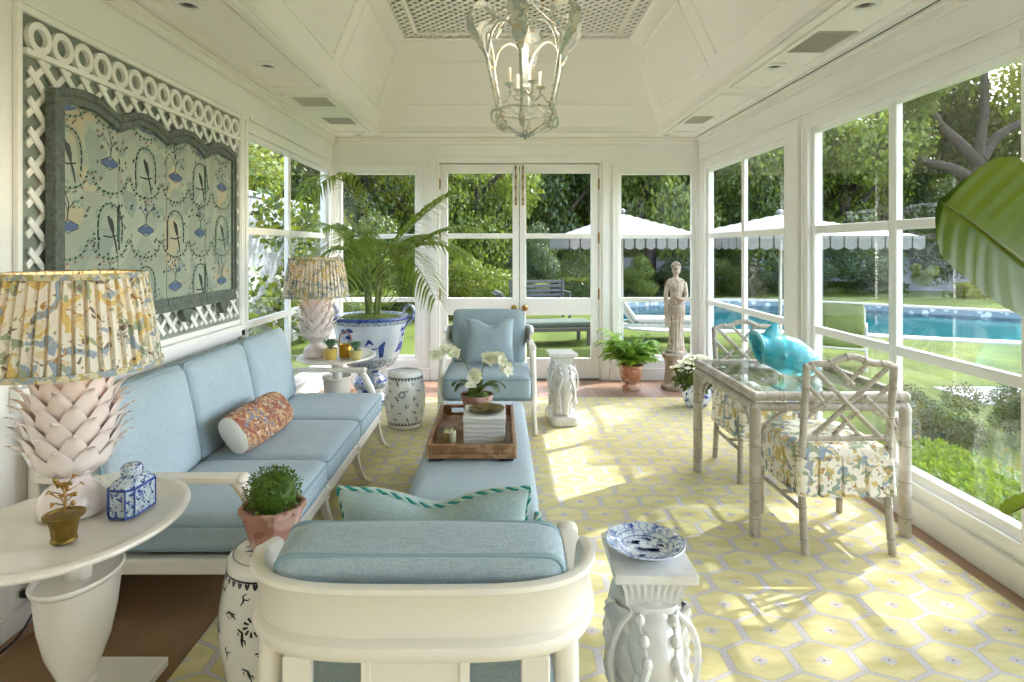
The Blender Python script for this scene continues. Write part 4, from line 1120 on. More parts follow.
def bamboo_chair(label, loc, rz):
    t=thing('bamboo_chair',label,'chair',loc,rz,'pair of bamboo chairs at the glass table')
    hw=.205; r=.017
    def post(s,y0,z1,lean): return spline([(s*hw,-.215-.03,0.0),(s*hw,-.215,.25),(s*hw,-.215,.44),(s*hw,-.215-lean*.5,.68),(s*hw,-.215-lean,z1)],8)
    for s in (-1,1):
        b=B(); p=post(s,0,.885,.045); bamboo(b,p,r,.155,1.16,10,.08); obj('back_leg',b,bm,t)
        b=B(); bamboo(b,[(s*(hw+.01),.215,0),(s*(hw+.005),.21,.42)],r,.16,1.16,10,.08); obj('front_leg',b,bm,t)
    Y=lambda z:-.215-.045*max(0,(z-.44))/.445
    b=B()
    bamboo(b,spline([(-hw,Y(.885),.885),(-hw*.8,Y(.9),.903),(-hw*.5,Y(.9),.906),(-hw*.2,Y(.92),.930),(0,Y(.92),.937),(hw*.2,Y(.92),.930),(hw*.5,Y(.9),.906),(hw*.8,Y(.9),.903),(hw,Y(.885),.885)],6),.0165,.085,1.18,10,.03)
    for s in (-1,1): b.ball((s*hw,Y(.885),.885),.0185,10,8)
    obj('top_rail',b,bm,t)
    b=B(); bamboo(b,[(-hw,Y(.545),.545),(hw,Y(.545),.545)],.015,.11,1.15,10,.07); obj('lower_rail',b,bm,t)
    b=B(); q=lambda x,z,dy=0:(x,Y(z)+dy,z)
    r2=.0118
    a=.155
    bamboo(b,[q(-a,.552,.006),q(a+.03,.89,.006)],r2,.12,1.2,8); bamboo(b,[q(a,.552,-.006),q(-a-.03,.89,-.006)],r2,.12,1.2,8)
    for s in (-1,1):
        bamboo(b,[q(0+s*.06,.557,.005),q(s*.0-s*.03,.66,.005)],r2*.9,.08,1.2,8)                # short struts round the crossing
        bamboo(b,[q(s*.195,.64),q(s*.075,.745)],r2*.9,.08,1.2,8); bamboo(b,[q(s*.195,.80,.004),q(s*.10,.70,.004)],r2*.9,.08,1.2,8)
        bamboo(b,[q(s*.085,.905,.004),q(-s*.02,.80,.004)],r2*.9,.08,1.2,8)
    obj('fretwork',b,bm,t)
    b=B()
    for s in (-1,1): bamboo(b,[(s*hw,-.22,.20),(s*(hw+.006),.21,.20)],.0105,.14,1.15,8)
    bamboo(b,[(-hw,0,.20),(hw,0,.20)],.0105,.14,1.15,8)
    bamboo(b,[(-hw,-.215,.41),(hw,-.215,.41)],.013,.2,1.1,8); bamboo(b,[(-hw,.21,.41),(hw,.21,.41)],.013,.2,1.1,8)
    for s in (-1,1): bamboo(b,[(s*hw,-.21,.41),(s*hw,.21,.41)],.013,.2,1.1,8)
    obj('stretcher',b,bm,t)
    b=B(); b.cushion((0,.0,.455),(.45,.47,.075),.035,.028,14); cu=obj('seat_cushion',b,floral,t,angle=80)
    # box-pleated skirt hanging round the seat
    b=B(); out=[]
    base=rrect(.229,.239,.03,4); base=resample([(x,y,0) for x,y in base],.006,True); n=len(base); top=[];bot=[]; mid_=[]
    cx=sum(p.x for p in base)/n
    for i,p in enumerate(base):
        d=p.normalized(); ph=(i*.006)%.112; w=.012 if ph<.016 else (-.0 if ph<.096 else .0)
        inn=-.016 if ph<.014 else 0
        top.append(p+Vector((0,0,.452))+d*(.002+inn*.2)); mid_.append(p+Vector((0,0,.36))+d*(.008+inn)); bot.append(p+Vector((0,0,.275))+d*(.014+inn*1.3))
    b.loft([top,mid_,bot],0,False); b.loft([[p-p.normalized()*.004*Vector((1,1,0)).length for p in bot],[p-p.normalized()*.003 for p in top]],0,False)
    obj('skirt',b,floral,t,angle=50)
    return t
bamboo_chair('grey bamboo chair with fretwork back towards us at the near end of the glass table',(1.645,3.075,.0140),0)
bamboo_chair('bamboo chair facing us at the far end of the glass table behind the turquoise vase',(1.69,3.90,.0140),PI)

# turquoise glass fish lying on the table
def fish():
    t=thing('glass_fish_vase','turquoise glass fish-shaped vase with gaping mouth lying on the glass table','vase',(1.612,3.37,.7335))
    m,nt,bs=new('turquoise_glass'); nt.links.new(mix(nt,step(nt,noise(nt,coords(nt),9,3),.35,.3),(.02,.55,.72),(.30,.86,.95)),bs.inputs['Base Color']); bs.inputs['Roughness'].default_value=.05; bs.inputs['Transmission Weight'].default_value=.45; bs.inputs['IOR'].default_value=1.3; bs.inputs['Coat Weight'].default_value=.5
    b=B(); rings=[]; axis=[(-.165,.178,.075,.088),(-.15,.165,.085,.095),(-.12,.150,.088,.098),(-.09,.140,.094,.104),(-.04,.128,.108,.116),(.03,.118,.112,.116),(.08,.108,.104,.104),(.12,.095,.085,.084),(.15,.085,.062,.060),(.172,.08,.035,.035),(.18,.078,.01,.01)]
    S=spline([(a,c,0) for a,c,_,_ in axis],3); Rr=spline([(u,v,0) for _,_,u,v in axis],3); n=40
    for i,(p,q) in enumerate(zip(S,Rr)):
        tilt=.35 if i<8 else .35*max(0,1-(i-8)/16); ring=[]
        for k in range(n):
            a=2*PI*k/n; rib=1+.02*math.sin(i*1.9)*(1 if 9<i<24 else .2)+.012*math.sin(a*12)*(1 if i>9 else 0)
            lz=math.sin(a)*q.y*rib; ly=math.cos(a)*q.x*rib; ring.append(Vector((p.x-math.sin(tilt)*lz*.6,ly,p.y+lz*math.cos(tilt))))
        rings.append(ring)
    zm=min(v.z for r in rings for v in r); rings=[[v-Vector((0,0,zm-.001)) for v in r] for r in rings]
    inner=[[ (sum(r,Vector())/n)+(v-sum(r,Vector())/n)*.86+Vector((.008*j,0,0)) for v in r] for j,r in enumerate(rings[:8])]
    b.loft(inner[::-1]+rings,0,True); obj('body',b,m,t,angle=80)
    # lips
    b=B(); lip=[v*1.0 for v in rings[0]]; c=sum(lip,Vector())/n; lip=[c+(v-c)*(1.02+.08*math.sin(3*2*PI*k/n)) for k,v in enumerate(lip)]
    b.tube(lip,.011,8,closed=True); obj('lip',b,m,t)
    b=B()   # dorsal fin / ear standing up behind the mouth
    zt=max(v.z for v in rings[8]); 
    rr=[]
    for u,w,h in ((0,.045,.016),(.4,.040,.013),(.75,.026,.010),(1,.006,.004)):
        c=Vector((-.095+.035*u,0,zt-.02+.085*u)); rr.append([c+Vector((math.cos(2*PI*k/14)*w,math.sin(2*PI*k/14)*h*1.6,-math.cos(2*PI*k/14)*w*.35)) for k in range(14)])
    b.loft(rr); obj('fin',b,m,t)
    b=B()
    for s in (-1,1): p=rings[8][30 if s<0 else 30]; b.ball((-.06,s*.098,.135),(.02,.012,.02),12,8)
    obj('eye',b,m,t)
    b=B()
    for s in (-1,1):
        for k in range(3): b.leaf(spline([(-.01+.02*k,s*.108,.10),(.03+.02*k,s*.128,.075),(.085+.015*k,s*.125,.05)],4),[.012,.016,.018,.018,.014,.012,.009,.006,.002],(0,s,0),.2)
    obj('side_fin',b,m,t)
fish()

# ------------------------------------------------------------------ elephant pedestals
def elephant(label, loc, rz, grp='pair of white elephant pedestals'):
    t=thing('elephant_pedestal',label,'pedestal',loc,rz,grp)
    b=B(); R=[]
    plan=[(x,y) for x,y in rrect(.135,.185,.06,5)]
    for s,z in ((.94,0),(1,.012),(1,.07),(.95,.082),(.9,.085)): R.append([(x*s,y*s+.0,z) for x,y in plan])
    b.loft(R); obj('plinth',b,glazed,t,angle=50)
    b=B(); R=[]      # the body and blanket
    for hx,hy,yc,z in ((.098,.125,.025,.235),(.115,.145,.02,.28),(.122,.15,.02,.34),(.118,.145,.02,.40),(.108,.135,.015,.45),(.094,.12,.01,.485)):
        R.append([(hx*math.copysign(abs(math.cos(a))**.7,math.cos(a)),yc+hy*math.copysign(abs(math.sin(a))**.7,math.sin(a)),z) for a in [2*PI*k/36 for k in range(36)]])
    b.loft(R)
    for sx in (-1,1):
        for y in (-.07,.115): b.lathe([(.052,.075),(.05,.09),(.043,.12),(.044,.2),(.052,.27)],18,(sx*.062,y,0))
    obj('body',b,glazed,t,angle=60)
    b=B()            # head with two-domed forehead, and trunk in one surface
    hd=[(.03,.425,.05),(-.04,.42,.078),(-.085,.395,.086),(-.115,.36,.080),(-.132,.325,.066),(-.146,.29,.050),(-.148,.23,.041),(-.147,.17,.034),(-.15,.12,.03),(-.158,.088,.028)]
    P=[Vector((0,y,z)) for y,z,_ in hd]; S=spline(P,4); Rw=spline([(r,0,0) for *_,r in hd],4)
    b.tube(S,[q.x for q in Rw],22)
    for s in (-1,1): b.ball((s*.038,-.085,.425),(.048,.05,.048),16,10)
    obj('head_and_trunk',b,glazed,t,angle=80)
    b=B(); rnd=random.Random(2)
    for s in (-1,1):
        b.tube(spline([(s*.05,-.13,.33),(s*.075,-.165,.27),(s*.082,-.185,.21),(s*.06,-.2,.16)],6),[.02-.0006*i for i in range(19)],10)
    obj('tusk',b,glazed,t)
    for s in (-1,1):  # ruffled ears
        b=B(); R=[]; n=14
        for i in range(n+1):
            z=lerp(.47,.16,i/n); w=.05+.085*math.sin(PI*min(1,i/n*1.15))**.7*(1-.35*i/n); row=[]
            for k in range(7):
                u=k/6; row.append(Vector((s*(.088+.045*math.sin(PI*u*.8)+.010*math.sin(7*u+i*1.7)),-.10+u*w*1.5+.006*math.sin(i*2.1),z+.01*math.sin(5*u))))
            row+= [p+Vector((-s*.014,0,0)) for p in reversed(row)]; R.append(row)
        b.loft(R); obj('ear',b,glazed,t,angle=70)
    b=B()            # beaded harness on the forehead
    for s in (-1,1):
        for x,y,z in ((.052,-.122,.462),(.047,-.158,.428),(.043,-.182,.385)): b.ball((s*x,y,z),.0165,12,8)
        b.tube(spline([(s*.095,-.02,.475),(s*.072,-.09,.472),(s*.054,-.13,.45),(s*.044,-.175,.395)],6),.006,6)
        b.tube(spline([(s*.043,-.186,.378),(s*.060,-.196,.345),(s*.073,-.196,.30),(s*.070,-.192,.24),(s*.055,-.19,.20)],6),.013,8); b.tube(spline([(s*.066,-.095,.468),(s*.112,-.105,.43),(s*.135,-.095,.35),(s*.128,-.085,.27)],6),.010,8)
    b.tube(spline([(-.052,-.122,.45),(0,-.14,.452),(.052,-.122,.45)],6),.006,6)
    obj('beaded_harness',b,glazed,t)
    b=B(); R=[]
    def sq(h,z,fl=0,yc=0): 
        out=[]; n=18
        for sd in range(4):
            for k in range(n):
                u=-1+2*k/n; p=Vector((u,-1)) ; f=1-(fl if k%2 else 0)
                q=Vector((u*h,-h*f)); c,s_=math.cos(sd*PI/2),math.sin(sd*PI/2); out.append((c*q.x-s_*q.y,s_*q.x+c*q.y+yc,z))
        return out
    for h,z,fl in ((.085,.478,0),(.086,.49,.05),(.092,.52,.05),(.104,.548,.05),(.112,.556,0)): R.append(sq(h,z,fl))
    b.loft(R); obj('fluted_capital',b,glazed,t,angle=30)
    b=B(); b.bb(-.127,.127,-.127,.127,.5565,.582); obj('top_slab',b,glazed,t,False,.004); t.scale=(.87,.97,1)
elephant('white glazed elephant pedestal carrying the blue and white plate in the foreground',(.417,1.705,.0125),-.02)
elephant('white elephant pedestal standing alone near the glass doors',(.515,5.02,.0125),.12)
def plate():
    t=thing('plate','blue and white porcelain plate on the near elephant pedestal','plate',(.413,1.715,.5965))
    b=B(); prof=[(.0,.006),(.062,.007),(.078,.018),(.084,.021),(.108,.030),(.1115,.031),(.113,.029),(.108,.026),(.082,.014),(.066,.002),(.06,0),(0,.001)]
    b.lathe(prof,56)
    rnd=random.Random(5)
    mp=lambda u,v:(u,v,.0012+ (lambda r:.007 if r<.062 else (lerp(.007,.018,(r-.062)/.016) if r<.078 else lerp(.018,.0305,min(1,(r-.078)/.03))))(math.hypot(u,v)))
    def blob(cx,cy,s):
        for k in range(5):
            a=rnd.uniform(0,6.3); put_stroke(b,[(cx-s*math.cos(a),cy-s*math.sin(a)),(cx+s*.2*math.sin(a),cy+s*.2),(cx+s*math.cos(a+.5),cy+s*math.sin(a+.5))],[s*.08,s*.35,s*.05],mp,1 if k%2 else 2)
    for k in range(8): a=2*PI*k/8+.2; blob(.094*math.cos(a),.094*math.sin(a),.012)
    for k in range(26): a=2*PI*k/26; put_stroke(b,[(.082*math.cos(a),.082*math.sin(a)),(.092*math.cos(a+.08),.092*math.sin(a+.08)),(.104*math.cos(a+.02),.104*math.sin(a+.02))],[.0012,.0022,.001],mp,2)
    for k in range(9): a=rnd.uniform(0,6.3); r=rnd.uniform(.015,.052); blob(r*math.cos(a),r*math.sin(a),.013)
    for r in (.066,.080,.1095): put_stroke(b,[(r*math.cos(2*PI*k/60),r*math.sin(2*PI*k/60)) for k in range(61)],[.0008]*61,mp,1)
    obj('plate_body',b,[layered('plate_glaze','d6dee6',[('9fb0cf',45,.56,1),('6f86b8',60,.6,2)],.12,coat=.5,warp=1),cobalt,M('pale_blue_wash','8fa4cc',.25)],t,angle=60)
plate()

# ------------------------------------------------------------------ plants and statue at the back
def frond(b, st, base, dirv, length, droop, nleaf, lw, rnd, stem_r=.006, rise=.75, leaf_len=.30):
    d=Vector(dirv).normalized(); base=Vector(base); pts=[]
    for i in range(15):
        u=i/14; p=base+d*length*(u**1.15)*.75+Vector((0,0,1))*length*(rise*u-droop*u**2.3); pts.append(p)
    st.tube(pts,[stem_r*(1-.75*i/14) for i in range(15)],6)
    S=spline(pts,6); n=len(S)
    for k in range(nleaf):
        u=.30+.70*k/(nleaf-1); i=min(n-2,int(u*(n-1))); p=S[i]; t=(S[min(i+2,n-1)]-S[max(i-2,0)]).normalized(); side=t.cross(Vector((0,0,1)))
        side=side.normalized() if side.length>1e-3 else Vector((1,0,0))
        L=leaf_len*math.sin(PI*(.18+.74*(u-.30)/.70))**.7*rnd.uniform(.85,1.1)
        for s in (-1,1):
            q=(side*s*.86+t*.62+Vector((0,0,.12))).normalized(); e=p+q*L*.55+Vector((0,0,-L*.03)); f=p+q*L+Vector((0,0,-L*rnd.uniform(.22,.40)))
            b.leaf([p,p.lerp(e,.5)+Vector((0,0,.008)),e,f],[lw*.4,lw,lw*.9,.001],(0,0,1),.2)
def palm():
    t=thing('potted_palm','tall feathery palm in a big blue and white urn planter at the far left','plant',(-1.21,5.60,.0125)); t.scale=(1.02,1.02,1.11)
    b=B(); prof=[(.16,0),(.175,.01),(.18,.05),(.15,.07),(.128,.10),(.14,.14),(.158,.16),(.16,.19),(.14,.215),(.115,.24),(.105,.27),(.12,.29)]
    b.lathe(prof,48,mis=[1,1,1,0,0,1,1,0,0,1,0]); obj('foot',b,[bw,bw_fine],t,angle=50)
    b=B(); prof=[(.12,.29),(.17,.305),(.215,.335),(.26,.40),(.285,.47),(.30,.54),(.318,.62),(.335,.68),(.352,.712),(.362,.725),(.358,.74),(.335,.742),(.322,.73),(.31,.68)]
    b.lathe(prof,64,mis=[1,1,2,0,0,0,0,2,3,3,2,2,2],cap=False)
    # painted landscape strokes
    rad=lambda z: next((lerp(r0,r1,(z-z0)/(z1-z0)) for (r0,z0),(r1,z1) in zip(prof,prof[1:]) if z0<=z<=z1),.3)
    mp=lambda u,v:((rad(v)+.002)*math.cos(u/.3-PI/2),(rad(v)+.002)*math.sin(u/.3-PI/2),v)
    rnd=random.Random(8)
    for cx in (-.10,.45,-.6):
        for x,z,s in ((-.07,.63,.028),(-.01,.64,.032),(-.03,.585,.03)):
            put_stroke(b,[(cx+x-s,z),(cx+x,z+.006),(cx+x+s,z)],[.008,.02,.008],mp,3); put_stroke(b,[(cx+x,z),(cx+x-.01,z-.06),(cx+x-.03,.46)],[.003,.003,.005],mp,3)
        put_stroke(b,[(cx-.12,.45),(cx-.05,.50),(cx+.02,.47),(cx+.10,.42)],[.01,.035,.03,.008],mp,3)
        put_stroke(b,[(cx+.12,.52),(cx+.15,.56),(cx+.19,.53)],[.005,.016,.004],mp,3); put_stroke(b,[(cx+.09,.50),(cx+.16,.49),(cx+.24,.5)],[.003,.007,.003],mp,3)
        put_stroke(b,[(cx+.27,.42),(cx+.26,.50),(cx+.29,.55)],[.02,.028,.008],mp,3)
    obj('urn',b,[M('bowl_white','d7dfe8',.18,coat=.5,col2='b7c6dc',vscale=6),bw,bw_fine,cobalt],t,angle=50)
    for s in (-1,1):
        b=B()
        for dy in (-.02,0,.02): b.tube(spline([(s*.29,dy,.64),(s*.375,dy,.70),(s*.40,dy,.78),(s*.36,dy,.825),(s*.31,dy,.79),(s*.315,dy,.745)],6),.0125,8)
        obj('handle',b,M('slate_blue_glaze','56658c',.25,coat=.4,col2='a9b6cf',vscale=40),t)
    b=B(); b.lathe([(.315,.70),(.25,.735),(.12,.75),(0,.755)],32,cap=False,mod=lambda a,z:1+.01*math.sin(13*a)); obj('moss',b,soil,t)
    rnd=random.Random(21); lv=B(); st=B()
    canes=[(.05*math.cos(a)+.02,.05*math.sin(a)) for a in (0,1.1,2.2,3.3,4.4,5.4)]+[(.0,.0)]
    for x,y in canes: st.tube(spline([(x,y,.72),(x*1.4,y*1.4,.95),(x*2,y*2,1.15)],5),[.017-.0006*i for i in range(11)],8)
    spec=[(233,.98,1.35,1.85),(250,.85,1.05,1.15),(214,.70,1.0,1.0),(160,.55,.80,1.5),(-97,.80,1.35,1.25),(-66,.80,1.25,1.15),(352,.86,.22,.92),(2,.92,.40,.78),(-14,.95,.60,.72),(-32,.85,.95,.78),(-125,.66,.95,.80),(120,.55,.42,1.0),(45,.6,.5,1.0),(28,.75,.5,.9)]
    for i,(az,L,dr,rise) in enumerate(spec):
        a=math.radians(az); x,y=canes[i%len(canes)]
        if math.sin(a)>0.1: L*=.9
        frond(lv,st,(x*2,y*2,1.02+.012*(i%5)),(math.cos(a),math.sin(a),0),L*1.2,dr,24,.0115,rnd,.008,rise,.36)
    obj('fronds',lv,leaf_palm,t,angle=80); obj('stems',st,stem_m,t)
palm()
def fern():
    t=thing('potted_fern','bright green fern in a terracotta urn pot on the floor by the back right window','plant',(1.355,6.21,.001))
    b=B(); b.lathe([(.085,0),(.092,.005),(.09,.03),(.06,.045),(.055,.06),(.075,.075),(.10,.11),(.115,.18),(.118,.225),(.128,.23),(.13,.255),(.118,.255),(.108,.235)],36); obj('pot',b,terra,t,angle=40)
    b=B(); rnd=random.Random(6); st=B()
    for i in range(130):
        a=i*2.39996+rnd.uniform(-.2,.2); u=rnd.random(); L=lerp(.20,.36,rnd.random())
        if math.sin(a)>.3 or math.cos(a)>.5: L*=.78
        L=min(L,.36); rise=lerp(.9,2.9,u); base=Vector((.04*math.cos(a),.04*math.sin(a),.245)); pts=[]
        for k in range(9): v=k/8; pts.append(base+Vector((math.cos(a)*L*.95*v,math.sin(a)*L*.95*v,L*(rise*v-(rise*.55+.25)*v*v))))
        st.tube(pts,[.003*(1-.7*k/8) for k in range(9)],5)
        S=spline(pts,3); n=len(S)
        for k in range(2,n):
            p=S[k]; tg=(S[min(k+1,n-1)]-S[k-1]).normalized(); sd=tg.cross(Vector((0,0,1))); sd=sd.normalized() if sd.length>.01 else Vector((1,0,0)); l=.058*math.sin(PI*(.15+.8*k/n))
            for s in (-1,1): b.leaf([p,p+(sd*s+tg*.3)*l*.5,p+(sd*s+tg*.45)*l+Vector((0,0,-.006))],[.004,.010,.001],(0,0,1),.15)
    obj('fronds',b,leaf_fern,t,angle=80); obj('stalks',st,stem_m,t)
fern()
def statue():
    t=thing('fluted_plinth','round fluted stone plinth under the classical statue in the back right corner','plinth',(1.83,6.24,.001))
    b=B(); fl=lambda a,z:(1+.055*math.copysign(abs(math.cos(12*a))**.6,math.cos(12*a))) if .06<z<.31 else 1
    b.lathe([(.15,0),(.155,.01),(.152,.04),(.135,.055),(.122,.07),(.108,.16),(.106,.24),(.115,.30),(.128,.318),(.14,.33),(.143,.36),(.13,.372),(0,.374)],96,mod=fl); obj('drum',b,stone,t,angle=40)
    s=thing('statue','weathered stone statue of a robed classical woman standing on the fluted plinth','statue',(1.83,6.24,.3765),-.1)
    b=B(); b.lathe([(.105,0),(.108,.004),(.105,.025),(.098,.03)],36); obj('base',b,stone,s)
    # one continuous figure: robe, torso, neck and head as a single loft
    sec=[(.03,.088,.075,0,0,.10),(.06,.080,.068,0,.0,.12),(.15,.072,.062,.002,0,.13),(.26,.070,.060,.004,-.002,.12),(.36,.074,.062,.007,-.004,.10),(.44,.080,.062,.010,-.004,.08),(.50,.078,.058,.008,-.002,.07),(.56,.064,.05,.003,0,.06),(.61,.062,.05,0,-.002,.05),(.66,.072,.058,-.002,-.008,.05),(.71,.084,.056,-.002,-.004,.04),(.745,.088,.045,-.002,.003,.02),(.765,.062,.036,-.001,.006,.01),(.778,.032,.03,0,.006,0),(.80,.025,.026,.0,.004,0),(.815,.027,.03,.001,0,0),(.828,.036,.042,.002,-.004,0),(.85,.042,.050,.002,-.004,0),(.875,.044,.052,.002,-.002,0),(.90,.042,.050,.002,.002,0),(.92,.034,.040,.002,.004,0),(.935,.018,.02,.002,.006,0),(.94,.004,.004,.002,.006,0)]
    R=[]; n=72
    S=spline([(a,b_,c) for a,b_,c,*_ in sec],3); T=spline([(d,e,f) for *_,d,e,f in sec],3)
    for (z,rx,ry),(cx,cy,fo) in zip([tuple(v) for v in S],[tuple(v) for v in T]):
        ring=[]
        for k in range(n):
            a=2*PI*k/n; w=1+fo*(.6*math.sin(11*a+z*6)+.4*math.sin(17*a-z*9))
            ring.append(Vector((cx+rx*w*math.cos(a),cy+ry*w*math.sin(a),z)))
        R.append(ring)
    b.v=[]; b.f=[]; b.m=[]
    b.loft(R)
    def rag(z): return .006*math.sin(40*z)
    # left arm hanging with drapery, right arm bent across the waist
    b.tube(spline([(-.076,.0,.725),(-.098,.0,.64),(-.104,-.01,.55),(-.10,-.03,.46),(-.098,-.035,.41)],5),[.029,.028,.027,.026,.025,.024,.024,.023,.022,.022,.021,.021,.02,.02,.019,.019,.018,.018,.017,.017,.016],12)
    b.tube(spline([(.078,0,.725),(.096,.005,.65),(.094,-.02,.575),(.05,-.06,.555),(-.005,-.072,.575)],5),[.030,.030,.029,.028,.027,.026,.025,.025,.024,.023,.022,.021,.021,.02,.02,.019,.018,.017,.016,.016,.015],12)
    b.ball((-.012,-.074,.58),(.018,.014,.016),10,8); b.ball((-.098,-.037,.395),(.015,.014,.024),10,8)
    obj('figure',b,stone,s,angle=80)
    b=B()  # face
    b.ball((.002,-.056,.868),(.007,.010,.013),8,6); b.ball((.002,-.052,.848),(.011,.006,.003),8,6); b.ball((.002,-.05,.836),(.014,.01,.008),10,6)
    for x in (-.016,.020): b.ball((x,-.047,.877),(.009,.006,.005),8,6); b.tube([(x-.011,-.047,.886),(x,-.053,.889),(x+.011,-.047,.886)],.0025,5)
    obj('face',b,stone,s)
    b=B(); b.ball((.002,.012,.895),(.047,.052,.048),20,12,fn=lambda q,p:q*(1+.04*math.sin(14*math.atan2(p.y,p.x))*max(0,p.z+.6))); b.ball((.002,.06,.89),(.022,.022,.02),12,8); b.tube(spline([(-.042,-.018,.885),(-.025,-.045,.912),(.002,-.053,.920),(.029,-.045,.912),(.046,-.018,.885)],5),.008,8); obj('hair',b,stone,s)
    b=B()  # swag of drapery over the hip and down the left arm
    for k in range(5): b.tube(spline([(-.10,-.02,.52-.018*k),(-.05,-.068,.485-.022*k),(.02,-.075,.50-.018*k),(.078,-.03,.56-.012*k)],6),.0095,6)
    for k in range(5): b.tube(spline([(-.105+.008*k,-.03,.55),(-.118+.01*k,-.035,.45),(-.114+.011*k,-.04,.34),(-.108+.01*k,-.04,.27)],6),.010,6)
    obj('drapery',b,stone,s)
statue()
def hydrangea():
    t=thing('potted_flowers','white flowers in a pot by the bamboo table, half hidden by its corner','plant',(1.80,5.50,.0125))
    b=B(); b.lathe([(.08,0),(.095,.01),(.125,.07),(.132,.12),(.122,.175),(.112,.195),(.118,.21),(.108,.208),(.1,.19)],40); obj('pot',b,bw,t,angle=50)
    rnd=random.Random(15); lv=B(); fl=B()
    lv.ball((0,0,.24),(.13,.13,.06),14,8); leaf_cloud(lv,(0,0,.27),(.19,.19,.10),260,.07,rnd,.6,.6)
    for i in range(80):
        a=rnd.uniform(0,2*PI); u=rnd.random()**.5; c=Vector((.215*u*math.cos(a),.215*u*math.sin(a),.29+.15*(1-u*u)+rnd.uniform(-.03,.03)))
        for k in range(6):
            q=2*PI*k/6; d=Vector((math.cos(q),math.sin(q),.35)); d2=(d+Vector((math.cos(a)*u*.5,math.sin(a)*u*.5-.3,0))).normalized()
            fl.leaf([c,c+d2*.018+Vector((0,0,.004)),c+d2*.034],[.008,.016,.006],(0,-.5,1),.1)
    obj('leaves',lv,leaf_dark,t,False); obj('blossoms',fl,petal,t)
hydrangea()
# broad leaf plant whose leaf hangs into view at the right edge
def banana():
    t=thing('banana_plant','large green banana leaf reaching into the room at the right edge','plant',(1.70,1.42,.013))
    b=B(); b.lathe([(.14,0),(.15,.01),(.19,.30),(.2,.31),(.2,.34),(.185,.34),(.175,.31)],32); obj('pot',b,porcelain,t)
    b=B(); b.lathe([(.178,.305),(.1,.32),(0,.325)],24,cap=False); obj('moss',b,soil,t)
    lf=B(); st=B(); ox,oy,oz=1.70,1.42,.013
    def big(stem,path,wmax,upv,tip=.55):
        st.tube(spline(stem,8),[.022-.010*i/(8*(len(stem)-1)) for i in range(8*(len(stem)-1)+1)],10)
        S=spline(path,10); n=len(S); upv=Vector(upv).normalized()
        ws=[]
        for i in range(n):
            u=i/(n-1); ws.append(wmax*min(1,(u/.16+.05))**.6*(1 if u<tip else max(0.0,1-((u-tip)/(1-tip))**3)**.5)+.002)
        m=10; vs=[]
        for i,p in enumerate(S):
            tg=(S[min(i+1,n-1)]-S[max(i-1,0)]).normalized(); w=tg.cross(upv).normalized(); nn=w.cross(tg)
            for k in range(-m,m+1):
                u=k/m; vs.append(p+w*ws[i]*u+nn*(ws[i]*.30*abs(u)**1.3+.0028*math.sin(i*1.9)*min(1,abs(u)*3))+tg*(-.10*abs(u)**1.5*wmax))
        c=2*m+1; lf.add(vs,[(i*c+k,i*c+k+1,(i+1)*c+k+1,(i+1)*c+k) for i in range(n-1) for k in range(2*m)])
        st.tube([q-Vector((0,.004,0)) for q in S],[.009*(1-.85*i/(n-1)) for i in range(n)],8)
    L=lambda p:(p[0]-ox,p[1]-oy,p[2]-oz)
    big([(0,0,.30),(.03,0,.7),(-.0,-.02,1.02),L((1.52,1.32,1.14))],[L((1.52,1.32,1.14)),L((1.41,1.31,1.215)),L((1.24,1.30,1.345)),L((1.11,1.30,1.445)),L((1.035,1.31,1.51)),L((.968,1.33,1.565))],.172,(-.25,-.80,.60),.80)
    big([(.03,.03,.30),(.08,.06,.7),(.14,.05,1.2),(.2,-.02,1.6)],[(.2,-.02,1.6),(.23,-.15,1.85),(.2,-.35,1.98),(.13,-.55,1.95),(.1,-.62,1.9)],.15,(0,.2,1))
    big([(.0,.05,.30),(.02,.1,.48),(.04,.17,.60)],[(.04,.17,.60),(.07,.33,.68),(.07,.46,.67),(.055,.58,.59),(.04,.64,.53)],.07,(0,.1,1))
    obj('leaves',lf,leaf_big,t,angle=80); obj('leaf_stalks',st,stem_m,t)
banana()

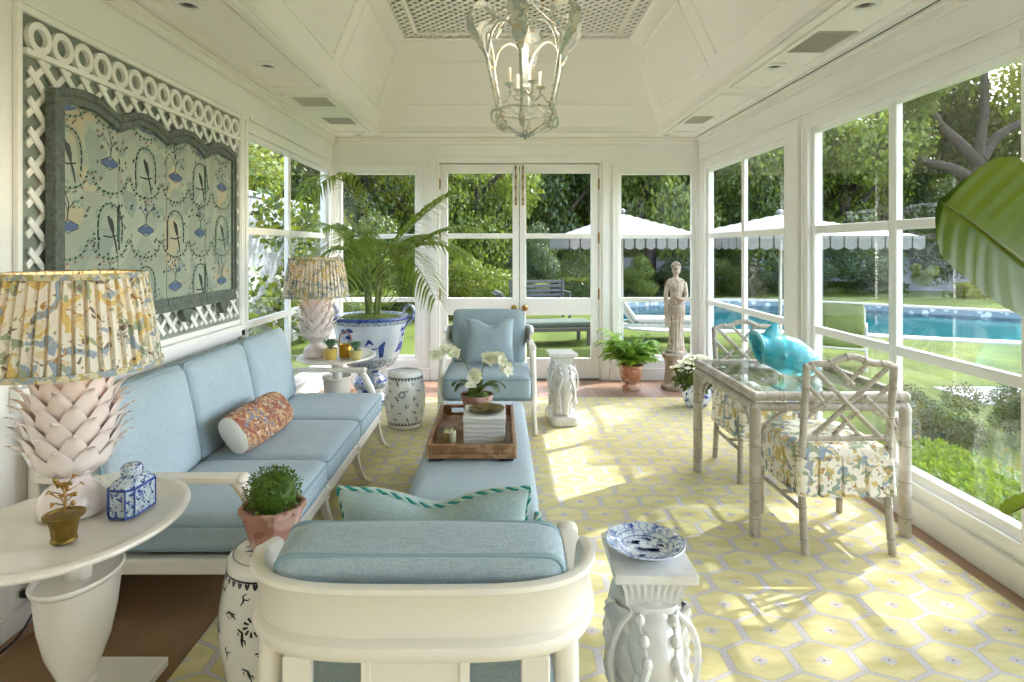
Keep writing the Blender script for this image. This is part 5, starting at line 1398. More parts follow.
# ------------------------------------------------------------------ lantern
def lantern():
    t=thing('lantern_chandelier','large painted metal lantern chandelier with leaf scrolls hanging from the lattice ceiling','chandelier',(.185,4.40,2.267))
    pt=layered('worn_painted_metal','d8d6c9',[('b9c0b8',12,.5,1),('c0b090',16,.6,2),('9da6a0',24,.62,3)],.5)
    n=6; A=[2*PI*(k+.35)/n for k in range(n)]
    pol=lambda r,a,z:(r*math.cos(a),r*math.sin(a),z)
    for a in A:
        b=B(); p=spline([pol(.215,a,.19),pol(.245,a,.32),pol(.275,a,.45),pol(.295,a,.555),pol(.29,a,.60)],5); b.tube(p,.011,8); obj('upright',b,pt,t)
        b=B(); pts=spline([pol(.29,a,.56),pol(.335,a,.65),pol(.395,a,.74),pol(.42,a,.83),pol(.385,a,.905),pol(.30,a,.91),pol(.25,a,.85),pol(.285,a,.80)],5)
        m=len(pts); R=[]
        tang=Vector((-math.sin(a),math.cos(a),0))
        for i,q in enumerate(pts):
            tg=(pts[min(i+1,m-1)]-pts[max(i-1,0)]).normalized(); nn=tang.cross(tg); w=.012+.058*math.sin(PI*min(1,i/(m-1)*1.1))**.8*(1+.18*math.sin(i*1.6))
            R.append([q-tang*w+nn*.012,q-tang*w*.5-nn*.002,q+nn*.006,q+tang*w*.5-nn*.002,q+tang*w+nn*.012,q+nn*.013])
        b.loft(R); b.tube(pts,.007,6); obj('leaf_scroll',b,pt,t,angle=60)
        b=B(); b.tube(spline([pol(.215,a,.20),pol(.262,a,.17),pol(.255,a,.105),pol(.19,a,.095),pol(.175,a,.14),pol(.205,a,.155)],6),[.009]*31,8)
        b.tube(spline([pol(.20,a,.10),pol(.13,a,.07),pol(.06,a,.035),pol(.012,a,.03)],6),.008,8)
        b.leaf(spline([pol(.23,a,.16),pol(.20,a,.075),pol(.12,a,.05)],4),[.006,.016,.02,.022,.02,.016,.012,.008,.003],(0,0,-1),.2); obj('base_scroll',b,pt,t)
    for k in range(n):
        b=B(); a,c=A[k],A[(k+1)%n]; c=c if c>a else c+2*PI
        b.tube(spline([pol(.29,a,.58)]+[pol(.29-.01*math.sin(PI*u),lerp(a,c,u),.58+.20*math.sin(PI*u)**.6) for u in (.1,.25,.5,.75,.9)]+[pol(.29,c,.58)],5),.010,8)
        obj('arch',b,pt,t)
    b=B(); b.tube([pol(.213,2*PI*u/48,.19+.006*math.cos(6*2*PI*u/48)) for u in range(48)],.009,8,closed=True); obj('lower_ring',b,pt,t)
    b=B(); b.tube([pol(.217,2*PI*u/96,.245+.022*math.cos(12*2*PI*u/96)) for u in range(96)],.006,6,closed=True); obj('wavy_band',b,pt,t)
    b=B(); b.lathe([(0,-.012),(.012,-.004),(.008,.006),(.02,.016),(.026,.03),(.016,.042),(.012,.06)],18)
    for k in range(6): a=k*PI/3; b.leaf([pol(.01,a,.03),pol(.05,a,.012),pol(.075,a,.02)],[.01,.02,.003],(0,0,1),.3)
    obj('finial',b,M('grey_metal','8d9296',.4,.3),t)
    b=B(); b.tube([(0,0,.36),(0,0,1.24)],.010,10); b.lathe([(.03,.34),(.034,.37),(.015,.39),(.022,.62),(.03,.66),(.015,.70)],16); b.lathe([(.02,1.19),(.065,1.225),(.07,1.2415)],24)
    for a in A: b.tube(spline([pol(.25,a,.87),pol(.15,a,.93),pol(.06,a,1.0),pol(.012,a,1.08)],5),.008,6)
    obj('stem',b,pt,t)
    for k in range(4):
        a=2*PI*k/4+.4; b=B(); b.tube(spline([(0,0,.37),pol(.06,a,.31),pol(.115,a,.31),pol(.125,a,.37)],6),.007,8); b.lathe([(.012,0),(.034,.012),(.038,.02),(.016,.018),(.014,.03)],16,pol(.125,a,.365)); arm=obj('candle_arm',b,pt,t)
        b=B(); b.lathe([(.0125,0),(.0125,.10),(.008,.105),(0,.106)],14,pol(.125,a,.393)); obj('candle',b,M('candle_ivory','e4dcc4',.5),arm)
lantern()

# ------------------------------------------------------------------ painted folding screen on the wall
def screen():
    X=XL+.052; t=thing('painted_screen','grey-green framed four-panel screen painted with birds, arches and blue fans on the left wall','screen',(X,0,0))
    Ys=[2.40,2.825,3.235,3.655,4.065]; ZB=1.115
    green=layered('dark_grey_green_frame','59625a',[('636c63',30,.5,1),('505951',40,.58,2)],.7,.2)
    ground=layered('faded_aqua_ground','979f90',[('a0a897',3,.5,1),('aea68c',2.6,.60,2),('8c998d',6,.58,3)],.75)
    mats=[ground,M('paint_dark','424c4a',.8),M('paint_blue','56698a',.8),M('paint_rust','8a7466',.8),M('paint_green','7c9784',.8)]
    top=lambda y,j:2.08+.056*math.sin(PI*(y-Ys[j])/(Ys[j+1]-Ys[j]))+(.02*(1-(y-Ys[0])/.2) if j==0 and y<Ys[0]+.2 else 0)+(.02*max(0,1-(Ys[4]-y)/.12) if j==3 else 0)
    fw=.070
    rnd=random.Random(31)
    for j in range(4):
        y0,y1=Ys[j]+.002,Ys[j+1]-.002; n=24; ys=[lerp(y0,y1,i/n) for i in range(n+1)]
        il=fw*.9 if j==0 else 0; ir=fw*.7 if j==3 else 0
        b=B(); ya,yb=y0+il,y1-ir; yy=[lerp(ya,yb,i/n) for i in range(n+1)]
        for dep in (0,-.018):
            pass
        lo_=[(0,y,ZB+fw-.004) for y in yy]; hi_=[(0,y,top(y,j)-fw+.004) for y in yy]
        lob=[(-.018,y,z) for _,y,z in lo_]; hib=[(-.018,y,z) for _,y,z in hi_]; N_=n+1
        b.add(lo_+hi_+lob+hib,[(i,i+1,N_+i+1,N_+i) for i in range(n)]+[(2*N_+i+1,2*N_+i,3*N_+i,3*N_+i+1) for i in range(n)]+[(0,N_,3*N_,2*N_),(n,2*N_+n,3*N_+n,N_+n)])
        # painting, kept inside this leaf
        lim=(ya+.004,yb-.004)
        def S(pts,ws,mi):
            if min(p[0] for p in pts)<lim[0]-.0 or max(p[0] for p in pts)>lim[1]:
                pts2=[(min(max(p[0],lim[0]),lim[1]),p[1]) for p in pts]
                if max(p[0] for p in pts2)-min(p[0] for p in pts2)<.003: return
                pts=pts2
            pts=[(p[0],min(max(p[1],ZB+fw),top(min(max(p[0],ya),yb),j)-fw-.005)) for p in pts]
            put_stroke(b,pts,ws,lambda u,v:(.0012+.0004*mi,u,v),mi)
        cols=[2.49+.277*k for k in range(6)]
        for ci,cy in enumerate(cols):
            if cy<y0-.16 or cy>y1+.16: continue
            for ri in range(4):
                cz=2.15-.30*ri
                if (ci+ri)%2==1:      # bird under an arch
                    P=[(cy-.082,cz-.10),(cy-.085,cz+.02),(cy-.06,cz+.09),(cy,cz+.115),(cy+.06,cz+.09),(cy+.085,cz+.02),(cy+.082,cz-.06)]
                    P=[(q.x,q.y) for q in spline([(a,c,0) for a,c in P],5)]
                    S(P,[.0055]*len(P),1); S([(cy+(q[0]-cy)*.8,cz+(q[1]-cz)*.84) for q in P],[.0018]*len(P),4); 
                    for q in P[::2]: S([(q[0]-.009,q[1]),(q[0]+.009,q[1])],[.004,.004],4)
                    S([(cy-.012,cz+.045),(cy+.002,cz+.030),(cy+.014,cz+.0),(cy+.022,cz-.025)],[.010,.017,.014,.005],1)
                    S([(cy-.024,cz+.050),(cy-.006,cz+.050)],[.002,.011],1); S([(cy+.018,cz-.02),(cy+.036,cz-.065),(cy+.048,cz-.115)],[.005,.0065,.003],1)
                    S([(cy-.05,cz-.035),(cy,cz-.04),(cy+.055,cz-.03)],[.003,.004,.003],1)
                else:                 # blue fan with a spray
                    S([(cy-.066+.132*q/10,cz) for q in range(11)],[.019*(1-abs(q/5-1)**2.6)+.0008 for q in range(11)],2)
                    S([(cy-.045,cz),(cy,cz-.006),(cy+.045,cz)],[.002,.0025,.002],1); S([(cy-.07,cz+.004),(cy,cz+.030),(cy+.07,cz+.004)],[.002,.003,.002],1); S([(cy-.07,cz-.004),(cy,cz-.030),(cy+.07,cz-.004)],[.002,.002,.002],1)
                    for k in range(13): a=rnd.uniform(.3,2.8); r=rnd.uniform(.06,.15); q=(cy+r*math.cos(a),cz+.03+r*math.sin(a)*.9); S([(q[0]-.011,q[1]-.004),(q[0],q[1]+.003),(q[0]+.011,q[1]+rnd.uniform(-.01,.01))],[.002,.0065,.001],rnd.choice((1,4,3,2)))
                    S([(cy,cz+.03),(cy+.01,cz+.09),(cy-.015,cz+.15)],[.003,.003,.002],1); S([(cy+.004,cz+.07),(cy+.05,cz+.11)],[.002,.002],1); S([(cy+.004,cz+.06),(cy-.05,cz+.12)],[.002,.002],1)
                for k in range(16):
                    a=rnd.uniform(0,6.28); r=rnd.uniform(.10,.15); q=(cy+r*math.cos(a)*.85,cz+r*math.sin(a)); d=rnd.uniform(0,3.1)
                    S([(q[0]-.010*math.cos(d),q[1]-.010*math.sin(d)),q,(q[0]+.010*math.cos(d),q[1]+.010*math.sin(d))],[.001,.0055,.001],rnd.choice((1,1,4,3)))
                # garlands between the motifs
                G=[(q.x,q.y) for q in spline([(cy-.13,cz-.05,0),(cy-.09,cz-.115,0),(cy,cz-.14,0),(cy+.09,cz-.115,0),(cy+.13,cz-.05,0)],6)]
                for k,q in enumerate(G):
                    S([(q[0]-.007,q[1]-.005),(q[0]+.007,q[1]+.005)],[.004,.006],1 if k%2 else 4)
                    if k%3==0: S([(q[0]-.01,q[1]-.02),(q[0]+.006,q[1]-.014)],[.004,.006],3)
        leaf=obj('screen_panel',b,mats,t,False)
        # frame of this leaf: border following the serpentine top
        f=B(); mids=[]
        a=[(y,top(y,j)) for y in ys]; 
        ring_o=[(0.016,y,z) for y,z in a]; ring_i=[(.016,y,z-fw) for y,z in a]
        vs=[]
        for y,z in a: vs+=[(-.02,y,z),(.014,y,z),(.02,y,z-.012),(.02,y,z-fw*.45),(.010,y,z-fw*.55),(.012,y,z-fw),(-.018,y,z-fw)]
        f.add(vs,[(i*7+k,(i+1)*7+k,(i+1)*7+(k+1)%7,i*7+(k+1)%7) for i in range(n) for k in range(7)]+[tuple(range(7)),tuple(n*7+k for k in range(6,-1,-1))])
        f2=B() if j in (1,2) else f; f2.bb(-.02,.018,y0,y1,ZB,ZB+fw*.5); f2.bb(-.02,.011,y0,y1,ZB+fw*.5,ZB+fw)
        if j in (1,2): obj('bottom_border',f2,green,leaf,True,angle=30)
        if il: f.bb(-.021,.0195,y0-.0015,y0+.02,ZB,top(y0,j)+.001); f.bb(-.02,.018,y0+.02,y0+il*.5,ZB+fw,top(y0+.02,j)-.012); f.bb(-.02,.011,y0+il*.5,y0+il,ZB+fw,top(y0+il,j)-fw*.6)
        if ir: f.bb(-.02,.018,y1-ir*.5,y1,ZB+fw,top(y1,j)-.012); f.bb(-.02,.011,y1-ir,y1-ir*.5,ZB+fw,top(y1-ir,j)-fw*.6)
        obj('frame',f,green,leaf,True,angle=30)
    for y in (2.5,3.02,3.44,3.9):
        f=B(); p=[(-.055,0),(-.05,-.03),(-.03,-.055),(-.024,-.075),(.024,-.075),(.03,-.055),(.05,-.03),(.055,0)]
        f.prism(p,.03,0,Matrix.Translation((-.018,y,ZB-.001))@Matrix(((0,0,1,0),(1,0,0,0),(0,1,0,0),(0,0,0,1)))); obj('bracket_foot',f,green,t,False,.004)
screen()
# ------------------------------------------------------------------ the garden
def gx(px,Y): return (px-VX)*Y/F
def lawn_mat():
    m,nt,bs=new('mown_grass'); bs.inputs['Roughness'].default_value=.9; bs.inputs['Specular IOR Level'].default_value=.15
    a=noise(nt,coords(nt),1.2,4); c=noise(nt,coords(nt,(1,1,1)),28,4)
    col=mix(nt,step(nt,a,.35,.3),hexc('4d5c26'),hexc('667331')); col=mix(nt,math_(nt,'MULTIPLY',step(nt,c,.45,.2),.5),col,hexc('38491c'))
    nt.links.new(col,bs.inputs['Base Color']); bump(nt,bs,noise(nt,coords(nt),60,3),.8,.03); return m
POOL=[(3.0,12.7),(3.9,12.45),(5.4,12.2),(6.84,11.95),(7.9,11.4),(9.43,10.8),(12,10.1),(16,9.6),(18,11.5),(16.6,13.8),(13.85,15.9),(11.6,17.7),(10.2,18.8),(8.1,19.6),(5.5,19.5),(3.6,18.6),(2.75,16.5),(2.7,14.2)]
PS=[(p.x,p.y) for p in spline([(x,y,0) for x,y in POOL],3,True)]
def offset(P,d):
    n=len(P); out=[]
    for i in range(n):
        t=Vector((P[(i+1)%n][0]-P[i-1][0],P[(i+1)%n][1]-P[i-1][1])).normalized(); out.append((P[i][0]+t.y*d,P[i][1]-t.x*d))
    return out
# lawn with a hole for the pool
b=B(); n=len(PS); out_=offset(PS,.28)
R2=[]; 
for (x,y) in out_:
    dx,dy=x-9.5,y-14.5; s=min((45-9.5)/abs(dx) if dx>0 else (9.5+32)/max(abs(dx),1e-6),(60-14.5)/abs(dy) if dy>0 else (14.5+14)/max(abs(dy),1e-6)); R2.append((9.5+dx*s,14.5+dy*s))
# corners of the lawn
b.add([(x,y,GZ) for x,y in out_]+[(x,y,GZ) for x,y in R2],[(i,(i+1)%n,n+(i+1)%n,n+i) for i in range(n)])
b.bb(-60,-31,-14,60,GZ-.2,GZ); b.bb(-31,80,58,90,GZ-.2,GZ-.001); b.bb(40,80,-14,58,GZ-.2,GZ-.001); b.bb(-31,40,-30,-13,GZ-.2,GZ-.001)
b.add([(-60,-30,GZ-.6),(80,-30,GZ-.6),(80,90,GZ-.6),(-60,90,GZ-.6)],[(0,1,2,3)]) if False else None
struct('ground_lawn',b,lawn_mat())
t=thing('garden_pool','long curved turquoise swimming pool with pale stone coping in the lawn','pool',(0,0,0))
b=B(); P0=PS; 
rings=[[(x,y,GZ+.001) for x,y in offset(PS,.30)],[(x,y,GZ+.035) for x,y in offset(PS,.29)],[(x,y,GZ+.04) for x,y in offset(PS,-.02)],[(x,y,GZ-.02) for x,y in offset(PS,-.03)]]
b.loft(rings,0,False); obj('coping',b,M('pale_stone','bdb9ae',.7),t)
b=B(); b.loft([[(x,y,GZ-.02) for x,y in PS],[(x,y,GZ-.26) for x,y in PS]],1,False); b.loft([[(x,y,GZ-.26) for x,y in PS],[(x,y,GZ-1.4) for x,y in PS]],0,True)
tile,nt,bs=new('pool_band'); bs.inputs['Roughness'].default_value=.3
ck=nd(nt,'ShaderNodeTexVoronoi',{'Vector':coords(nt),'Scale':5}); nt.links.new(mix(nt,step(nt,ck.outputs[0],.35,.05),hexc('cfd6d6'),hexc('7f949e')),bs.inputs['Base Color'])
obj('basin',b,[M('pool_blue','357c86',.4),tile],t,False)
wm,nt,bs=new('pool_water'); nt.nodes.clear()
gl=nd(nt,'ShaderNodeBsdfGlossy',{'Roughness':.03}); tr=nd(nt,'ShaderNodeBsdfTransparent',{'Color':(.40,.66,.68,1)})
nz=nd(nt,'ShaderNodeTexNoise',{'Vector':coords(nt),'Scale':3.5,'Detail':3}); bp=nd(nt,'ShaderNodeBump',{'Strength':.12,'Distance':.05,'Height':nz.outputs[0]}); nt.links.new(bp.outputs[0],gl.inputs['Normal'])
fr=nd(nt,'ShaderNodeFresnel',{'IOR':1.33}); nt.links.new(bp.outputs[0],fr.inputs['Normal'])
xs=nd(nt,'ShaderNodeMixShader',{0:math_(nt,'MULTIPLY',fr.outputs[0],.6),1:tr.outputs[0],2:gl.outputs[0]}); o_=nd(nt,'ShaderNodeOutputMaterial'); nt.links.new(xs.outputs[0],o_.inputs[0])
b=B(); b.add([(x,y,GZ-.17) for x,y in PS],[tuple(range(n))]); obj('water',b,wm,t,False)

b=B(); b.bb(5.3,13,6.55,7.35,GZ-.1,GZ+.012); struct('garden_path',b,M('grey_concrete','a9a8a2',.9,vary=.15,vscale=2))
b=B(); b.bb(-1.2,1.7,YB+.18,8.0,GZ-.2,GZ+.03); struct('terrace',b,M('terrace_stone','b5a995',.9,vary=.2,vscale=4))
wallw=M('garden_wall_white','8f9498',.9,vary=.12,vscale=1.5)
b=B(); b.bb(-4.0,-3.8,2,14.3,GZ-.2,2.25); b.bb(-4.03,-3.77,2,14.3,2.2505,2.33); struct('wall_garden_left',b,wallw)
b=B(); b.bb(2.5,22,24,24.25,GZ-.2,1.0); b.bb(2.5,22,23.97,24.28,1.0005,1.08); struct('wall_garden_back',b,M('garden_wall_grey','9a9ca6',.9,vary=.15,vscale=1.2))

# ---- trees: a few crowns, shared between the trees
def crown(seed, n, leaf, sparse=.45):
    rnd=random.Random(seed); b=B(); lobes=[(0,0,0)]
    while len(lobes)<13:
        d=Vector((rnd.gauss(0,1),rnd.gauss(0,1),rnd.gauss(0,1))).normalized(); lobes.append(tuple(d*rnd.uniform(.45,.72)))
    for c in lobes:
        r=rnd.uniform(.30,.42); leaf_cloud(b,c,(r,r,r*.8),n//13,leaf,rnd,sparse,.6)
    me=bpy.data.meshes.new('foliage'); me.from_pydata(b.v,[],b.f); me.update(); return me
CR=[crown(1,14000,.052),crown(2,14000,.052),crown(3,14000,.050)]
CRS=crown(4,1000,.075,.5)
lm=[leafmat('tree_leaf_dark','142010','344a24',.25),leafmat('tree_leaf_mid','1b2b17','4a6230',.3),leafmat('tree_leaf_bright','273a17','75893c',.38),leafmat('tree_leaf_blue','243a2c','3f5a42',.25),leafmat('tree_leaf_yellow','5f6d28','9a9c48',.45),leafmat('box_hedge_leaf','45681f','6d9136',.4)]
def trunk_mesh(seed):
    rnd=random.Random(seed); b=B()
    p=spline([(0,0,0),(.02,.01,.25),(-.03,.02,.5),(.02,-.02,.75),(.0,.0,.95)],5); b.tube(p,[lerp(.05,.018,i/(len(p)-1)) for i in range(len(p))],10)
    for k in range(7):
        a=k*2.4; z=lerp(.4,.8,k/7); l=rnd.uniform(.25,.42); q=spline([(0,0,z),(l*.4*math.cos(a),l*.4*math.sin(a),z+.08),(l*math.cos(a),l*math.sin(a),z+.22)],5); b.tube(q,[lerp(.026,.006,i/(len(q)-1)) for i in range(len(q))],7)
    me=bpy.data.meshes.new('trunk'); me.from_pydata(b.v,[],b.f); me.polygons.foreach_set('use_smooth',[True]*len(me.polygons)); me.update(); me.materials.append(bark); return me
TK=[trunk_mesh(1),trunk_mesh(2)]
def wcopy(me, mat, cache={}):
    k=(me.name,mat.name)
    if k not in cache: c=me.copy(); c.materials.clear(); c.materials.append(mat); c.name='foliage'; cache[k]=c
    return cache[k]
TREEG='trees and large shrubs round the garden'
def tree(px, Y, zc, r, rz_, kind, mat, label, name='tree', trunk=True, x=None, group=None, crown_mesh=None):
    X=gx(px,Y) if x is None else x
    t=thing(name,label,'tree' if name=='tree' else 'shrub',(X,Y,GZ),0,group)
    o=bpy.data.objects.new('foliage',wcopy(crown_mesh or CR[kind%3],lm[mat])); C.objects.link(o); o.parent=t; o.location=(0,0,zc-GZ); o.scale=(r,r,rz_); o.rotation_euler=(0,0,kind*1.7+px*.01)
    if trunk:
        k=bpy.data.objects.new('trunk',TK[kind%2]); C.objects.link(k); k.parent=t; h=zc-GZ+rz_*.5; k.scale=(h*.75,h*.75,h)
    return t
# back row, left to right as seen through the panes
rows=[
 (255,19,4.35,3.2,4.45,0,1,'tall green tree above the white garden wall outside the left window'),
 (322,22,4.85,3.6,4.95,1,0,'dark tree at the meeting of the left and back windows'),
 (372,18,3.45,2.6,3.55,2,1,'mid-green tree seen through the palm in the back left window'),
 (418,24,5.55,3.6,5.25,0,0,'dark tree high behind the back left window frame'),
 (476,17.5,2.90,1.9,3.00,1,2,'yellow-green sunlit tree filling the left glass door'),
 (500,25,5.65,3.8,5.35,2,1,'tall tree behind the middle of the glass doors'),
 (556,21,4.10,2.6,4.20,0,1,'leafy tree above the umbrella in the right glass door'),
 (596,25,5.65,3.4,5.35,1,0,'dark tree at the right edge of the glass doors'),
 (648,22,4.20,2.7,4.30,2,2,'bright tree behind the statue above the umbrella'),
 (676,27,6.05,3.8,5.75,0,0,'dark tree behind the back right window'),
 (735,23,4.25,2.8,4.35,1,1,'tree over the peak of the umbrella in the first side window'),
 (778,27,6.45,3.6,6.15,2,0,'dark tall tree in the second pane of the first side window'),
 (850,25,5.15,3.8,4.85,0,2,'sunlit tree filling the top pane beside the window post'),
 (900,30,7.50,4.4,7.20,1,0,'dark tree behind the wide side window mullion'),
 (962,31,6.95,4.2,6.65,2,1,'tree behind the big banana leaf in the wide side window'),
 (1040,28,6.10,4.2,5.80,0,2,'bright tree at the right edge of the garden')]
for (px,Y,zc,r,rz_,k,m,lab) in rows: tree(px,Y,zc,r,rz_,k,m,lab,group=TREEG)
for (px,Y,zc,r,rz_,k,m,lab) in [
 (380,13.5,.6,.80,1.1,0,2,'bright low shrub outside the back left window'),
 (404,14,1.0,1.3,1.7,1,1,'green shrub just left of the glass doors outside'),
 (474,15,.35,1.15,.95,2,2,'olive rounded shrub low in the left glass door'),
 (530,17,.9,.9,1.4,0,3,'blue-green shrub behind the garden bench'),
 (576,18.5,.65,1.05,1.1,1,1,'green shrub under the umbrella in the right glass door'),
 (636,20,.5,.8,.8,2,2,'pale shrub under the umbrella behind the statue'),
 (672,21,.4,1.0,.7,0,0,'dark clipped shrub right of the statue'),
 (735,21.5,.5,1.2,.9,1,0,'dark shrub before the grey garden wall'),
 (800,22,.6,1.4,1.0,2,3,'shrub by the umbrella pole before the grey garden wall'),
 (868,22,.75,1.7,1.6,0,3,'blue-green shrub beyond the pool in the middle side pane'),
 (925,21,.55,.5,.5,1,2,'round clipped boxwood beyond the pool'),
 (955,23,2.0,1.5,2.4,2,0,'dark evergreen standing beyond the boxwood ball'),
 (1010,22,1.2,1.7,1.6,0,3,'shrub beyond the pool under the banana leaf')]:
    tree(px,Y,zc,r,rz_,k,m,lab,'shrub',False)
# shrubs close to the windows
tree(0,5.15,.0,.42,.40,1,0,'small dark rounded shrub just outside the wide side window','shrub',False,x=3.72)
tree(0,5.3,.05,.45,.40,2,1,'small shrub outside at the far right edge of the wide side window','shrub',False,x=4.72)
# climbing plant on the white wall and trees over it
rnd=random.Random(77); b=B()
for (y,z,ry,rz2,nn) in ((9.2,1.9,.8,.5,240),(10.3,1.2,.7,.8,260),(9.6,.4,.6,.5,200),(11.4,1.9,.8,.5,240),(12.2,.9,.8,.9,280),(13.3,1.7,.8,.6,260),(8.2,.6,.9,.8,240),(11.2,.1,.9,.4,260),(12.9,.0,.9,.4,240),(10.6,1.9,.9,.35,220),(12.6,1.6,.9,.5,240),(9.9,.7,.8,.6,220),(13.7,.9,.6,.9,240)): leaf_cloud(b,(-3.48,y,z),(.10,ry,rz2),nn,.13,rnd,.1,.6)
o=obj('climbing_vine',b,lm[1],None,False); tag(o,'leafy climber sprawling over the white garden wall outside the left window','vine')
tree(0,9.9,.15,.7,.55,0,1,'shrub at the foot of the white wall, nearer the house','shrub',False,x=-2.65); tree(0,12.2,.2,.8,.6,1,2,'shrub at the foot of the white wall, farther from the house','shrub',False,x=-2.85)
tree(0,11,3.6,2.0,1.7,2,2,'bright tree leaning over the white garden wall',x=-5.4,group=None); tree(0,14.5,3.9,2.2,2.0,0,1,'green tree at the far end of the white garden wall',x=-5.2)
# the spreading tree whose branches reach over the lawn on the right
def big_tree():
    t=thing('tree','spreading oak with a dark forked trunk beyond the pool at the top right','tree',(gx(978,25),25,GZ),0)
    b=B(); tr_=[((0,0,0),(0,0,2),(.1,0,4.2),(.05,0,5.6),(.3,0,8),(.2,0,11)),((.05,0,5.2),(-.8,0,6.1),(-1.7,0,7.0),(-2.3,0,8.6),(-2.5,0,10)),((.1,0,5.4),(1.0,.2,6.4),(2.4,.3,7.2),(4,.2,8.2)),((-.0,0,4.4),(-1.2,-.2,5.0),(-2.8,-.3,5.4),(-3.8,-.3,6.2))]
    for i,q in enumerate(tr_): p=spline(q,6); b.tube(p,[lerp(.42 if i==0 else .26,.07,j/(len(p)-1)) for j in range(len(p))],12)
    obj('trunk',b,bark,t)
    for (dx,dz,r,rz2,m) in ((-3.2,8.2,2.0,1.5,2),(2.6,9.6,2.6,1.7,4),(-.2,11.4,2.8,1.7,2),(3.6,6.2,1.9,1.3,4),(-4.2,5.9,1.6,1.0,2)):
        o=bpy.data.objects.new('foliage',wcopy(CR[(m+1)%3],lm[m])); C.objects.link(o); o.parent=t; o.location=(dx,-.6,dz); o.scale=(r,1.6,rz2)
big_tree()
# a tall tree near the house: its crown stands in the sun's way and dapples the room
t=thing('tree','tall tree near the house whose leaves dapple the sunlight on the rug','tree',(10.2,7.2,GZ))
for (dx,dy,dz,r,rz2,k) in ((-1.6,.6,7.0,2.3,1.5,0),(-.6,-2.4,7.6,2.5,1.6,1),(-2.6,-1.6,8.6,2.2,1.4,2),(.8,2.2,8.0,2.6,1.7,0),(-1.0,.2,10,2.6,1.6,1)):
    o=bpy.data.objects.new('foliage',wcopy(CRS,lm[2])); C.objects.link(o); o.parent=t; o.location=(dx,dy,dz); o.scale=(r,r,rz2); o.rotation_euler=(0,0,k)
k=bpy.data.objects.new('trunk',TK[0]); C.objects.link(k); k.parent=t; k.scale=(5,5,9)

t=thing('tree','second tall tree by the pool shading the lawn outside the wide side window','tree',(12.6,8.9,GZ))
for (dx,dy,dz,r,rz2,k) in ((-1.4,.2,6.6,2.2,1.6,0),(-.2,-1.8,7.4,2.0,1.5,1),(-3.4,.6,7.6,1.9,1.3,2)):
    o=bpy.data.objects.new('foliage',wcopy(CR[k],lm[1])); C.objects.link(o); o.parent=t; o.location=(dx,dy,dz); o.scale=(r,r,rz2); o.rotation_euler=(0,0,k)
k=bpy.data.objects.new('trunk',TK[1]); C.objects.link(k); k.parent=t; k.scale=(5,5,8)
# ---- hedges
def hedge(label, x0,x1,y0,y1,z1, mat, n, leaf, name='hedge'):
    t=thing(name,label,'hedge',((x0+x1)/2,(y0+y1)/2,GZ)); rnd=random.Random(int(abs(x0*100+y0*10)))
    w,d,h=x1-x0,y1-y0,z1-GZ; b=B(); b.bb(-w/2+leaf*.6,w/2-leaf*.6,-d/2+leaf*.6,d/2-leaf*.6,0,h-leaf*.8)
    for i in range(n):
        f=rnd.random(); tw=w*d+w*h+2*d*h
        if f<w*d/tw*1.3: p=Vector((rnd.uniform(-w/2,w/2),rnd.uniform(-d/2,d/2),h-leaf*.8*rnd.random())); nn=Vector((0,0,1))
        elif rnd.random()<w/(w+2*d): p=Vector((rnd.uniform(-w/2,w/2),-d/2+leaf*.6*rnd.random(),rnd.uniform(0,h))); nn=Vector((0,-1,0))
        else: s=rnd.choice((-1,1)); p=Vector((s*(w/2-leaf*.6*rnd.random()),rnd.uniform(-d/2,d/2),rnd.uniform(0,h))); nn=Vector((s,0,0))
        a=(nn+Vector((rnd.gauss(0,.7),rnd.gauss(0,.7),rnd.gauss(0,.7)))).normalized(); wv=a.cross(Vector((rnd.gauss(0,1),rnd.gauss(0,1),rnd.gauss(0,1)))).normalized(); q=leaf*rnd.uniform(.7,1.2)
        b.add([p,p+a*q*.5+wv*q*.3,p+a*q,p+a*q*.5-wv*q*.3],[(0,1,2,3)])
    obj('foliage',b,lm[mat],t,False); return t
hedge('low bright green box hedge along the outside of the wide side window',2.62,3.12,.2,4.25,.10,5,14000,.035)
hedge('clipped olive hedge across the lawn behind the left glass door',gx(446,16.2),gx(518,16.2),16,16.9,.82,2,2600,.11)
hedge('clipped hedge behind the bench in the right glass door',gx(560,17),gx(598,17),16.8,17.5,.55,1,1500,.10)
hedge('low dark clipped hedge beyond the pool behind the statue',gx(618,21.5),gx(696,21.5),21.6,22.3,.25,0,2000,.11)
hedge('low yellow-green hedge beyond the pool next to the boxwood ball',gx(930,22),gx(1004,22),20.2,20.9,.22,4,2000,.11)
hedge('long dark hedge under the grey garden wall beyond the pool',gx(712,22.8),gx(905,22.8),22.6,23.4,.10,1,3200,.12)

hedge('tall dark green hedge closing off the far end of the garden',-26,44,35,36.5,6.5,0,9000,.42)
hedge('tall dark hedge closing off the left side of the garden',-15,-13.5,10,34,5.5,0,4000,.4)
